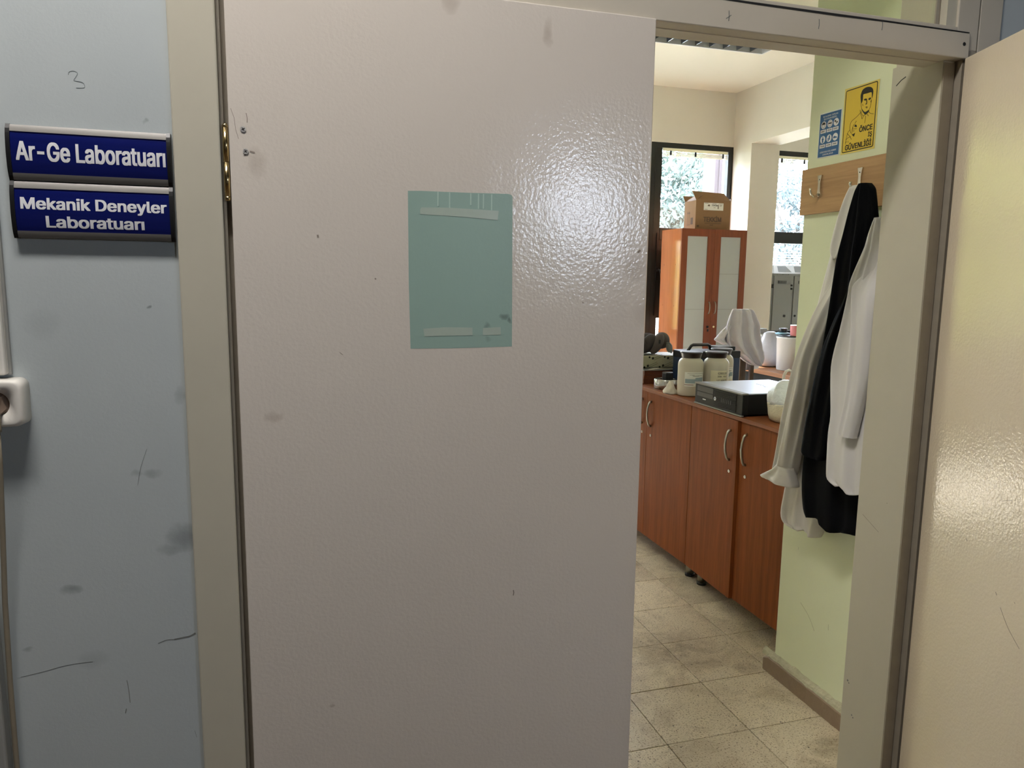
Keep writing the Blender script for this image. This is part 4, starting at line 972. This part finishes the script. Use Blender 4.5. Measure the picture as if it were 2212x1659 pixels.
# embossed mark and latch on the lid
PT = lambda a, b, d: (a, b, Z1+d)
MB().line_on(PT, [(2.07, 2.72), (2.05, 2.74), (2.05, 2.80), (2.03, 2.82), (2.05, 2.84), (2.05, 2.90), (2.07, 2.93)], .004, -.001, .0012).build('embossed_mark', 'pc_top', pc)
text_on(lambda a, b, d: (b, a, Z1+d), 'hp', 2.855, 2.795, 2.035, .03, .0008, .01).build('embossed_mark', 'pc_top', pc)
MB().box(2.165, 2.18, 2.70, 2.745, Z1, Z1+.003).build('latch', 'black', pc)

# ---- bottles
def patch(mb, cx, cy, r, z0, z1, s0, s1, n=10, mi=0):
    tc = Vector((-cx, -cy)).normalized(); rt = Vector((-tc.y, tc.x))   # rt points to the viewer's right
    if rt.x < 0: rt = -rt
    vs = []
    for k in range(n+1):
        a = math.radians(s0+(s1-s0)*k/n); d = tc*math.cos(a)+rt*math.sin(a)
        vs += [(cx+d.x*r, cy+d.y*r, z0), (cx+d.x*r, cy+d.y*r, z1)]
    mb.add(vs, [(2*k, 2*k+2, 2*k+3, 2*k+1) for k in range(n)], mi, True); return mb
def curved_text(cx, cy, r, body, s0, s1, base, cap):
    tc = Vector((-cx, -cy)).normalized(); rt = Vector((-tc.y, tc.x)); rt = -rt if rt.x < 0 else rt
    def P(a, b, d):
        t = math.radians(a); q = tc*math.cos(t)+rt*math.sin(t); return (cx+q.x*(r+d), cy+q.y*(r+d), b)
    return text_on(P, body, s0, s1, base, cap, 0, .02)
def bottle(cx, cy, label, lab):
    r = .0625
    b = thing('bottle', (cx, cy, WT), label, 'bottle', 'cream bottles with black lids')
    prof = [(.056, 0), (.0605, .003), (r, .010), (r, .150), (.0615, .162), (.058, .172), (.052, .180), (.046, .184), (.0455, .196)]
    MB().lathe([(q, WT+.001+z) for q, z in prof], cx, cy, 40).build('bottle_body', 'bottle', b)
    lid = MB().lathe([(.0455, WT+.188), (.0475, WT+.190), (.052, WT+.209), (.055, WT+.212), (.055, WT+.2175), (.053, WT+.2195)], cx, cy, 40).build('lid', 'black_gloss', b)
    z0, z1, s0, s1, kind_ = lab
    lb = patch(MB(), cx, cy, r+.0005, z0, z1, s0, s1, 14).build('paper_label', 'paper_label' if kind_ == 'blue' else 'cream_label', b)
    ds = s1-s0; h = z1-z0
    if kind_ == 'blue':
        mb = MB(); patch(mb, cx, cy, r+.0009, z0+h*.22, z0+h*.52, s0+ds*.03, s0+ds*.5, 6); patch(mb, cx, cy, r+.0009, z0+h*.30, z0+h*.62, s0+ds*.5, s0+ds*.94, 6)
        mb.build('map_print', 'blue_grey_print', lb)
        mb = MB()
        for q, a, c in ((.90, .12, .95), (.80, .22, .45), (.75, .35, .88), (.71, .38, .7)): patch(mb, cx, cy, r+.001, z0+h*q, z0+h*(q+.018), s0+ds*a, s0+ds*c, 6)
        mb.build('print_line', 'grey_ink', lb)
        patch(MB(), cx, cy, r+.001, z0+h*.09, z0+h*.125, s0, s0+ds*.42, 6).build('print_line', 'red_print', lb)
    else:
        curved_text(cx, cy, r+.0012, 'C3011S', s0+ds*.42, s0+ds*.98, z0+h*.70, h*.15).build('lettering', 'black_ink', lb)
        curved_text(cx, cy, r+.0012, '20K   F57', s0+ds*.40, s0+ds*.98, z0+h*.46, h*.11).build('lettering', 'grey_ink', lb)
        curved_text(cx, cy, r+.0012, 'LOT 52307N', s0+ds*.36, s0+ds*.98, z0+h*.16, h*.10).build('lettering', 'grey_ink', lb)
        mb = MB()
        for q in (.36, .62): patch(mb, cx, cy, r+.001, z0+h*q, z0+h*(q+.012), s0, s1, 8)
        mb.build('print_line', 'cream_label', lb)
bottle(1.908, 3.245, 'cream bottle with a black lid and blue-grey label, nearest the worktop front', (WT+.052, WT+.122, -25, 72, 'blue'))
bottle(2.037, 3.222, 'cream bottle with lot numbers on its label, between the other two bottles', (WT+.070, WT+.130, -22, 55, 'cream'))
bottle(2.160, 3.372, 'cream bottle standing behind the other two bottles', (WT+.060, WT+.125, 15, 75, 'blue'))

# ---- cloth pouch, foil tape with a black jar, boards, sheet, film box, padded thing, tool case
def blob(cx, cy, z0, rx, ry, h, seed, top=.3, lump=.12, n=9, seg=26, mi=0, pw=.7):
    secs = []
    for i in range(n+1):
        u = i/n; k = (1-u*(1-top)) * (1 if 0 < i else .92); k = (1-u**1.8)*(1-top)+top if pw is None else (1-u**pw)*(1-top)+top
        sec = []
        for q in range(seg):
            t = 2*math.pi*q/seg; l = 1+lump*noise.noise(Vector((math.cos(t)*2, math.sin(t)*2, u*3+seed)))*2
            sec.append((cx+rx*k*l*math.cos(t), cy+ry*k*l*math.sin(t), z0+h*u))
        secs.append(sec)
    return MB().loft(secs, mi)
blob(1.842, 3.318, WT+.001, .034, .045, .062, 4, top=.16, lump=.25, pw=1.2).build('cloth_pouch', 'pouch', label='small cream cloth pouch at the foot of the front bottle', cat='pouch')
tp = MB()
secs = []
for (r, z) in ((.034, 0), (.062, 0), (.063, .001), (.063, .049), (.062, .050), (.036, .050), (.035, .049), (.034, .002)):
    secs.append([(1.905+r*math.cos(2*math.pi*k/40), 3.480+r*math.sin(2*math.pi*k/40), WT+.001+z) for k in range(40)])
tp.loft(secs+[secs[0]], cap=False).build('foil_tape_roll', 'tape_roll', label='shiny silver roll of foil tape lying on the worktop', cat='tape')
bj = thing('black_jar', (1.912, 3.482, WT), 'small black jar standing inside the silver tape roll', 'jar')
MB().lathe([(.026, WT+.001), (.030, WT+.004), (.030, WT+.078), (.029, WT+.080)], 1.912, 3.482, 8, smooth=False).build('jar_body', 'black', bj)
MB().lathe([(.030, WT+.080), (.030, WT+.084), (.028, WT+.086)], 1.912, 3.482, 8, smooth=False).build('jar_lid', 'black_gloss', bj)
for k in range(3):
    MB().box(1.866+.001*k, 2.26, 3.664-.001*k, 3.94, WT+.001+k*.0235, WT+.0235+k*.0235, .001).build('brown_board', 'board_brown', label=('lowest', 'middle', 'topmost')[k]+' of the brown boards stacked behind the tape roll', cat='board', group='stacked brown boards')
MB().box(1.862, 2.27, 3.655, 3.95, WT+.0722, WT+.0762, .0006).build('metal_sheet', 'sheet_metal', label='grey metal sheet lying on the stacked brown boards', cat='sheet')
mb = MB().add([(1.90, 3.68, WT+.0768), (1.93, 3.672, WT+.0772), (2.0, 3.70, WT+.082), (1.955, 3.72, WT+.0785), (1.90, 3.68, WT+.0762), (1.93, 3.672, WT+.0765), (2.0, 3.70, WT+.0812), (1.955, 3.72, WT+.078)], [(0,1,2,3), (4,5,6,7), (0,1,5,4), (1,2,6,5), (2,3,7,6), (3,0,4,7)])
mb.build('paper_slip', 'paper_label', label='small paper slip on the grey metal sheet', cat='paper')
fb = thing('film_packet', (2.0, 3.84, WT+.0765), 'flat packet in grey printed film on the metal sheet', 'packet')
MB().box(1.868, 2.27, 3.735, 3.93, WT+.0775, WT+.146, .005).build('wrapper', 'foil', fb)
PF = DW(3.735)
for k in range(5):
    x = 1.86+.095*k
    for q in range(2):
        xx = x+.03*q-.03; z = WT+.088+.042*q
        if xx < 1.875 or xx > 2.22: continue
        MB().line_on(PF, [(xx, z), (xx+.055, z+.022)], .0014, -.0005, .0004).build('print_line', 'black_ink', fb)
        MB().line_on(PF, [(xx+.006, z-.008), (xx+.061, z+.014)], .0014, -.0005, .0004).build('print_line', 'black_ink', fb)
        MB().poly_on(PF, [(xx-.006, z-.006), (xx+.006, z-.003), (xx+.004, z+.009), (xx-.008, z+.006)], -.0005, .0004).build('print_mark', 'black_ink', fb)
        MB().disc_on(PF, xx-.022, z-.006 if q == 0 else z+.008, .006, -.0005, .0004, 10).build('print_mark', 'black_ink', fb)
def ball(mb, c, r, rot=0.0, tilt=0.0, n=12, seg=18):
    Rm = Matrix.Rotation(rot, 3, 'Z') @ Matrix.Rotation(tilt, 3, 'Y'); secs = []
    for i in range(n+1):
        a = math.pi*(i+.0)/n; a = min(max(a, .05), math.pi-.05)
        secs.append([Vector(c) + Rm @ Vector((r[0]*math.sin(a)*math.cos(2*math.pi*k/seg), r[1]*math.sin(a)*math.sin(2*math.pi*k/seg), -r[2]*math.cos(a))) for k in range(seg)])
    return mb.loft(secs)
FZ = WT+.148
pl = thing('neck_pillow', (1.95, 3.83, FZ), 'dark grey padded pillow with a small label on the film packet', 'pillow')
mb = MB(); ball(mb, (1.90, 3.82, FZ+.049), (.095, .07, .047)); ball(mb, (1.98, 3.88, FZ+.06), (.10, .05, .055), .2)
mb.build('padded_body', 'grey_fabric', pl)
ball(MB(), (1.945, 3.785, FZ+.062), (.036, .04, .062), 0, .6).build('padded_lobe', 'grey_fabric', pl)
ball(MB(), (1.993, 3.768, FZ+.063), (.033, .036, .064), 0, .5).build('padded_lobe', 'grey_fabric2', pl)
ball(MB(), (2.055, 3.83, FZ+.075), (.045, .05, .048), 0, .2).build('padded_lobe', 'grey_fabric2', pl)
MB().box(1.985, 1.995, 3.7295, 3.7335, FZ+.066, FZ+.088).build('brand_tag', 'black', pl)
ball(MB(), (2.073, 3.775, FZ+.040), (.017, .015, .030), 0, -.2).build('toggle', 'grey_plastic', pl)
MB().tube([(2.055, 3.77, FZ+.066), (2.070, 3.765, FZ+.066), (2.082, 3.762, FZ+.05), (2.086, 3.762, FZ+.022), (2.080, 3.762, FZ+.008)], .005, 8).build('cord', 'grey_plastic', pl)
tb = thing('tool_case', (2.19, 3.575, WT), 'dark blue case with a black handle behind the bottles', 'case')
MB().box(2.032, 2.36, 3.50, 3.65, WT+.001, WT+.176, .006).build('case_body', 'tool_blue', tb)
MB().box(2.030, 2.362, 3.498, 3.652, WT+.150, WT+.190, .006).build('case_lid', 'black', tb)
MB().tube([(2.078, 3.575, WT+.185), (2.098, 3.575, WT+.214), (2.110, 3.575, WT+.220), (2.20, 3.575, WT+.220), (2.212, 3.575, WT+.214), (2.225, 3.575, WT+.185)], .0085, 8).build('handle', 'black_gloss', tb)
MB().box(2.235, 2.34, 3.52, 3.63, WT+.190, WT+.212, .003).build('lid_tray', 'black', tb)

# ---- bag of granules and white hose beside the green wall
bg_ = thing('plastic_bag', (1.925, 2.52, WT), 'knotted clear plastic bag of white granules next to the computer', 'bag')
def ring(cx, cy, z, rx, ry, seed, l=.1, seg=30):
    return [(cx+rx*(1+l*2*noise.noise(Vector((math.cos(2*math.pi*k/seg)*1.6, math.sin(2*math.pi*k/seg)*1.6, z*9+seed)))+.035*math.sin(2*math.pi*k/seg*6+z*55))*math.cos(2*math.pi*k/seg), cy+ry*(1+l*2*noise.noise(Vector((math.cos(2*math.pi*k/seg)*1.6+5, math.sin(2*math.pi*k/seg)*1.6, z*9+seed)))+.035*math.sin(2*math.pi*k/seg*6+z*55))*math.sin(2*math.pi*k/seg), z) for k in range(seg)]
MB().loft([ring(1.925, 2.525, WT+z, r, r*1.05, 3, .07) for z, r in ((.001, .044), (.010, .056), (.03, .063), (.05, .067), (.07, .0685), (.078, .0685))]).build('granules', 'granules_low', bg_)
MB().loft([ring(1.925, 2.525, WT+z, r, r*1.05, 3, .07+.9*max(0, z-.09)) for z, r in ((.072, .0685), (.09, .0685), (.105, .067), (.12, .063), (.132, .057), (.144, .048), (.156, .040), (.166, .026), (.172, .014))]).build('bag_top', 'granules', bg_)
MB().tube([(2.345, 3.10, WT+.004), (2.345, 3.10, .97), (2.346, 3.10, 1.005), (2.355, 3.098, 1.026), (2.370, 3.095, 1.033), (2.384, 3.09, 1.024), (2.391, 3.085, .99), (2.391, 3.08, WT+.004)], .0075, 10).build('white_hose', 'white_plastic', label='white hose loop standing up behind the computer', cat='hose')

# ================================================================== FURTHER BACK
# ---- draped stand
sd = thing('wooden_stand', (2.80, 4.27, 0), 'dark wooden stand under the draped white cloth', 'stand')
a, b, c_, d_ = STAND_L
MB().box(a[0]-.022, a[0]+.022, 4.255, 4.285, 0, 1.16, .004).build('leg', 'darkwood', sd)
MB().box(c_[0]-.014, c_[0]+.014, 4.275, 4.30, 0, 1.12, .004).build('leg', 'darkwood', sd)
MB().box(c_[0]-.05, c_[0]-.025, 4.36, 4.385, 0, 1.08, .004).build('leg', 'darkwood', sd)
MB().box(a[0]-.03, c_[0]+.02, 4.262, 4.28, 1.12, 1.17, .004).build('crossbar', 'darkwood', sd)
ck = thing('draped_cloth', (2.82, 4.2, .85), 'white cloth draped over the dark wooden stand', 'cloth')
drape(CLOTH, 4.215, .03, .06, 2.7, .026, 23, m=4, axis='y').build('cloth_front', 'cloth', ck)
drape(CLOTH_SIDE, 4.235, .02, .04, 1.6, .018, 25, m=4, axis='y').build('cloth_corner', 'cloth', ck)
drape(CLOTH_TAIL, 4.32, .02, .03, 1.2, .006, 27, axis='y').build('cloth_tail', 'cloth', ck)
drape(CLOTH_TAIL2, 4.325, .02, .03, 1.5, .006, 29, axis='y').build('cloth_tail', 'cloth', ck)
# ---- bench with bucket and bag
tbz = .74
bt = thing('lab_table', (4.3, 5.6, 0), 'brown-edged laboratory table behind the low cabinets', 'table')
MB().box(3.745, 4.95, 4.86, 6.3, tbz-.035, tbz, .002).build('table_top', 'tablewood', bt)
for x in (3.79, 4.90):
    for y in (4.92, 6.24): MB().box(x-.02, x+.02, y-.02, y+.02, 0, tbz-.035).build('leg', 'black', bt)
MB().box(3.77, 3.79, 4.95, 6.2, .42, tbz-.036).build('apron', 'pc_side', bt)
bk = thing('bucket', (4.0, 5.20, tbz), 'white plastic bucket with a dark lid on the laboratory table', 'bucket')
MB().lathe([(.115, tbz+.001), (.118, tbz+.006), (.128, tbz+.262), (.133, tbz+.264), (.133, tbz+.276), (.128, tbz+.278)], 4.0, 5.20, 36).build('bucket_body', 'bucket', bk)
MB().lathe([(.11, tbz+.279), (.128, tbz+.281), (.128, tbz+.289), (.122, tbz+.291)], 4.0, 5.20, 36).build('lid', 'black_gloss', bk)
MB().lathe([(.05, tbz+.292), (.062, tbz+.296), (.062, tbz+.304), (.045, tbz+.310)], 3.935, 5.25, 24).build('blue_lid', 'light_blue', label='light blue flat lid lying on top of the white bucket', cat='lid')
MB().lathe([(.030, tbz+.311), (.034, tbz+.313), (.034, tbz+.342), (.032, tbz+.345), (.020, tbz+.346)], 3.935, 5.25, 24).build('black_tin', 'black_gloss', label='small black tin on the light blue lid', cat='tin')
cu = thing('pink_cup', (3.957, 5.118, tbz+.292), 'pink cup standing on the bucket lid beside the green wall', 'cup')
MB().lathe([(.038, tbz+.292), (.040, tbz+.294), (.043, tbz+.372), (.043, tbz+.376), (.039, tbz+.376), (.037, tbz+.30)], 3.957, 5.118, 24).build('cup_body', 'pink', cu)
MB().lathe([(.0405, tbz+.372), (.0435, tbz+.3725), (.0435, tbz+.3785), (.0405, tbz+.379)], 3.957, 5.118, 24).build('rim', 'white_ink', cu)
sk = thing('powder_sack', (4.0, 5.50, tbz), 'shiny clear sack of white powder beside the bucket', 'sack')
M['sack'] = mat('clear_sack_with_white_powder', (208, 210, 222), .18, var=.06, vscale=14, bump=.3, bscale=40)
MB().loft([ring(4.0, 5.50, tbz+z, rx, ry, 8, .05) for z, rx, ry in ((.001, .09, .10), (.015, .125, .13), (.07, .135, .13), (.13, .125, .11), (.19, .10, .085), (.245, .075, .06), (.285, .062, .045), (.30, .03, .02))]).build('sack_body', 'sack', sk)
MB().box(4.02, 4.55, 5.66, 5.95, tbz+.001, tbz+.265, .01).build('white_case', 'white_steel', label='white enamelled case behind the powder sack', cat='case')
sr = thing('clamp_rod', (4.3, 5.78, tbz+.266), 'dark rod with a grey clamp lying on the white case', 'rod')
MB().tube([(4.0, 5.72, tbz+.279), (4.62, 5.72, tbz+.279)], .0125, 10).build('rod', 'black', sr)
MB().box(3.99, 4.10, 5.685, 5.755, tbz+.2665, tbz+.312, .008).build('clamp', 'grey_plastic', sr)

# ---- tall cabinet with frosted doors
tc_ = thing('tall_cabinet', (3.99, 6.65, 0), 'tall orange-brown cabinet with two frosted glass doors', 'cabinet')
TX0, TX1, TY0, TY1, TZ = 3.632, 4.350, 6.45, 6.85, 1.963
MB().box(TX0, TX0+.018, TY0+.02, TY1, .06, TZ).box(TX1-.018, TX1, TY0+.02, TY1, .06, TZ).box(TX0+.018, TX1-.018, TY0+.02, TY1, TZ-.018, TZ).box(TX0+.018, TX1-.018, TY0+.02, TY1, .06, .078).box(TX0+.018, TX1-.018, TY1-.008, TY1, .078, TZ-.018).build('carcass', 'tall_side', tc_)
for z in (.45, .82, 1.19, 1.535): MB().box(TX0+.018, TX1-.018, TY0+.05, TY1-.008, z-.009, z+.009).build('shelf', 'white_plastic', tc_)
for (a, b, ga, gb, hx_, kx) in ((TX0, 3.9895, 3.697, 3.915, 3.957, 3.957), (3.9915, TX1, 4.061, 4.283, 4.023, 4.023)):
    d_ = MB().box(a, ga, TY0, TY0+.0195, .062, TZ-.001, .001).box(gb, b, TY0, TY0+.0195, .062, TZ-.001, .001).box(ga, gb, TY0, TY0+.0195, 1.891, TZ-.001).box(ga, gb, TY0, TY0+.0195, .062, .15).build('door', 'tall', tc_)
    g = MB().box(ga, gb, TY0+.007, TY0+.012, .15, 1.891).build('frosted_pane', 'frost', d_)
    PY = DW(TY0+.007)
    for z, st in ((1.535, 1), (1.19, 1), (1.06, 0), (.82, 1)):
        if st and not (z == 1.535 and a == TX0): MB().box(ga+.002, gb-.002, TY0+.0063, TY0+.007, z-.003, z+.001).build('shelf_line', 'grey_plastic', d_)
    MB().tube([(hx_, TY0, 1.262), (hx_, TY0-.012, 1.258), (hx_, TY0-.022, 1.235), (hx_, TY0-.025, 1.205), (hx_, TY0-.022, 1.175), (hx_, TY0-.012, 1.152), (hx_, TY0, 1.148)], .0052, 8).build('handle', 'nickel', d_)
    MB().disc_on(DW(TY0), kx, 1.017, .011, 0, .004, 14).build('lock', 'black' if a == TX0 else 'brass', d_)
    if a == TX0: MB().box(kx-.004, kx+.010, TY0-.006, TY0, .97, .995).build('key', 'black', d_)
for x in (TX0+.05, TX1-.05):
    for y in (TY0+.06, TY1-.05): MB().lathe([(.02, 0), (.02, .06)], x, y, 14).build('leg', 'black', tc_)
for z in (1.62, 1.22):
    for y in (6.55, 6.78): MB().disc_on(GW(TX0), y, z, .005, 0, .001, 10).build('screw_cap', 'board_brown', tc_)

# ---- cardboard box on the tall cabinet
cbx = thing('cardboard_box', (3.985, 6.61, TZ), 'open brown cardboard box lettered Tekkim on the tall cabinet', 'box')
BX0, BX1, BY0, BY1, BZ0, BZ1 = 3.797, 4.177, 6.50, 6.715, TZ+.001, 2.236
mb = MB().box(BX0, BX1, BY0, BY0+.005, BZ0, BZ1).box(BX0, BX1, BY1-.005, BY1, BZ0, BZ1).box(BX0, BX0+.005, BY0+.005, BY1-.005, BZ0, BZ1).box(BX1-.005, BX1, BY0+.005, BY1-.005, BZ0, BZ1).box(BX0+.005, BX1-.005, BY0+.005, BY1-.005, BZ0, BZ0+.005)
mb.build('box_body', 'card', cbx)
def slab(p0, p1, p2, p3, th):
    a, b, c, d = map(Vector, (p0, p1, p2, p3)); n_ = (b-a).cross(d-a).normalized()*th
    return MB().add([a, b, c, d, a+n_, b+n_, c+n_, d+n_], [(3,2,1,0), (4,5,6,7), (0,1,5,4), (1,2,6,5), (2,3,7,6), (3,0,4,7)])
ff = slab((BX0, BY0, BZ1), (BX1, BY0, BZ1), (BX1-.012, BY0+.115, BZ1+.085), (BX0+.012, BY0+.105, BZ1+.095), .004).build('front_flap', 'card', cbx)
slab((BX0, BY1, BZ1), (BX1, BY1, BZ1), (BX1, BY1+.04, BZ1+.06), (BX0, BY1+.04, BZ1+.06), .004).build('back_flap', 'card', cbx)
slab((BX0, BY0+.006, BZ1), (BX0, BY1-.006, BZ1), (BX0+.085, BY1-.02, BZ1+.055), (BX0+.085, BY0+.03, BZ1+.055), .004).build('side_flap', 'card_dark', cbx)
slab((BX1, BY0+.006, BZ1), (BX1, BY1-.006, BZ1), (BX1+.02, BY1-.02, BZ1+.03), (BX1+.02, BY0+.02, BZ1+.03), .004).build('side_flap', 'card_dark', cbx)
PB = DW(BY0)
lb = MB().poly_on(PB, [(3.883, 2.146), (4.098, 2.146), (4.098, 2.216), (3.883, 2.216)], 0, .0008).build('paper_label', 'paper_label', cbx)
text_on(PB, 'TEKKİM', 3.968, 4.032, 2.186, .013, .0012, .03).build('lettering', 'black_ink', lb)
mb = MB()
for x0_, x1_, z in ((3.892, 3.93, 2.209), (3.975, 4.02, 2.207), (4.05, 4.09, 2.207), (4.055, 4.085, 2.196), (4.055, 4.08, 2.186), (3.99, 4.012, 2.170), (3.892, 3.925, 2.152)): mb.poly_on(PB, [(x0_, z), (x1_, z), (x1_, z+.003), (x0_, z+.003)], .0008, .0012)
mb.poly_on(PB, [(4.037, 2.160), (4.045, 2.160), (4.045, 2.202), (4.037, 2.202)], .0008, .0012).poly_on(PB, [(3.922, 2.188), (3.945, 2.182), (3.95, 2.196), (3.936, 2.20)], .0008, .0012)
mb.build('label_print', 'grey_ink', lb)
text_on(PB, 'TEKKİM', 3.884, 4.082, 2.037, .043, .0008, .035).build('lettering', 'grey_ink', cbx)
mb = MB().line_on(PB, [(3.90, 2.021), (3.95, 2.024), (4.00, 2.020), (4.08, 2.022)], .004, 0, .0008).line_on(PB, [(3.955, 2.005), (3.995, 2.006)], .005, 0, .0008).poly_on(PB, [(3.815, 1.985), (3.838, 1.985), (3.838, 2.0), (3.815, 2.0)], 0, .0008)
mb.build('printed_marks', 'grey_ink', cbx)
PSB = GW(BX0)
mb = MB()
for y in (6.615, 6.645): mb.line_on(PSB, [(y, 2.01), (y, 2.12)], .004, 0, .0008).poly_on(PSB, [(y-.012, 2.115), (y+.012, 2.115), (y, 2.14)], 0, .0008)
mb.line_on(PSB, [(6.66, 2.008), (6.60, 2.008)], .004, 0, .0008).poly_on(PSB, [(6.59, 2.01), (6.545, 2.01), (6.545, 2.075), (6.59, 2.075)], 0, .0008)
mb.build('printed_arrows', 'grey_ink', cbx)

# ---- grey locker behind the column
lk = thing('metal_locker', (5.15, 6.83, 0), 'grey steel locker standing in front of the window beside the column', 'locker')
LX0, LX1, LY0, LY1, LZ = 4.85, 5.45, 6.70, 6.97, 1.553
MB().box(LX0, LX1, LY0+.004, LY1, .05, LZ, .003).build('locker_body', 'locker', lk)
for a, b in ((LX0+.02, 5.075), (5.12, LX1-.02)):
    d_ = MB().box(a, b, LY0-.006, LY0+.003, .10, LZ-.025, .002).build('door', 'locker', lk)
    for k in range(6): MB().box(a+.05+.018*k, a+.058+.018*k, LY0-.0075, LY0-.006, LZ-.105, LZ-.075).build('vent_slot', 'black', d_)
    MB().disc_on(DW(LY0-.006), b-.055 if a < 5 else a+.03, 1.11, .012, 0, .005, 14).build('lock', 'black', d_)
MB().box(LX0-.004, LX0+.018, LY0-.008, LY0+.003, 1.40, 1.44).build('hinge', 'black', lk)
for z in (1.42, 1.385): MB().box(5.085, 5.10, LY0-.008, LY0+.003, z, z+.018).build('hinge', 'black', lk)
ty = thing('slanted_tray', (5.1, 6.83, LZ), 'white slanted tray with grey panels lying on the locker', 'tray')
MB().add([(4.875, 6.71, LZ+.001), (5.42, 6.71, LZ+.001), (5.42, 6.96, LZ+.001), (4.875, 6.96, LZ+.001), (4.93, 6.80, LZ+.085), (5.37, 6.80, LZ+.085), (5.37, 6.90, LZ+.085), (4.93, 6.90, LZ+.085)],
         [(0,1,2,3), (4,5,6,7), (0,1,5,4), (1,2,6,5), (2,3,7,6), (3,0,4,7)]).build('tray_body', 'white_steel', ty)
def onslope(x, u):
    t = u; return (x, 6.71+.09*t-.0016, LZ+.001+.084*t+.001)
for a, b in ((4.945, 5.09), (5.15, 5.33)):
    MB().add([onslope(a-.01, .15), onslope(b+.01, .15), onslope(b-.02, .9), onslope(a+.02, .9)], [(0, 1, 2, 3)]).build('tray_panel', 'locker', ty)
for x in (4.91, 4.98, 5.05): MB().disc_on(DW(LY0+.004), x, LZ-.012, .003, 0, .001, 8).build('rivet', 'black_ink', lk)
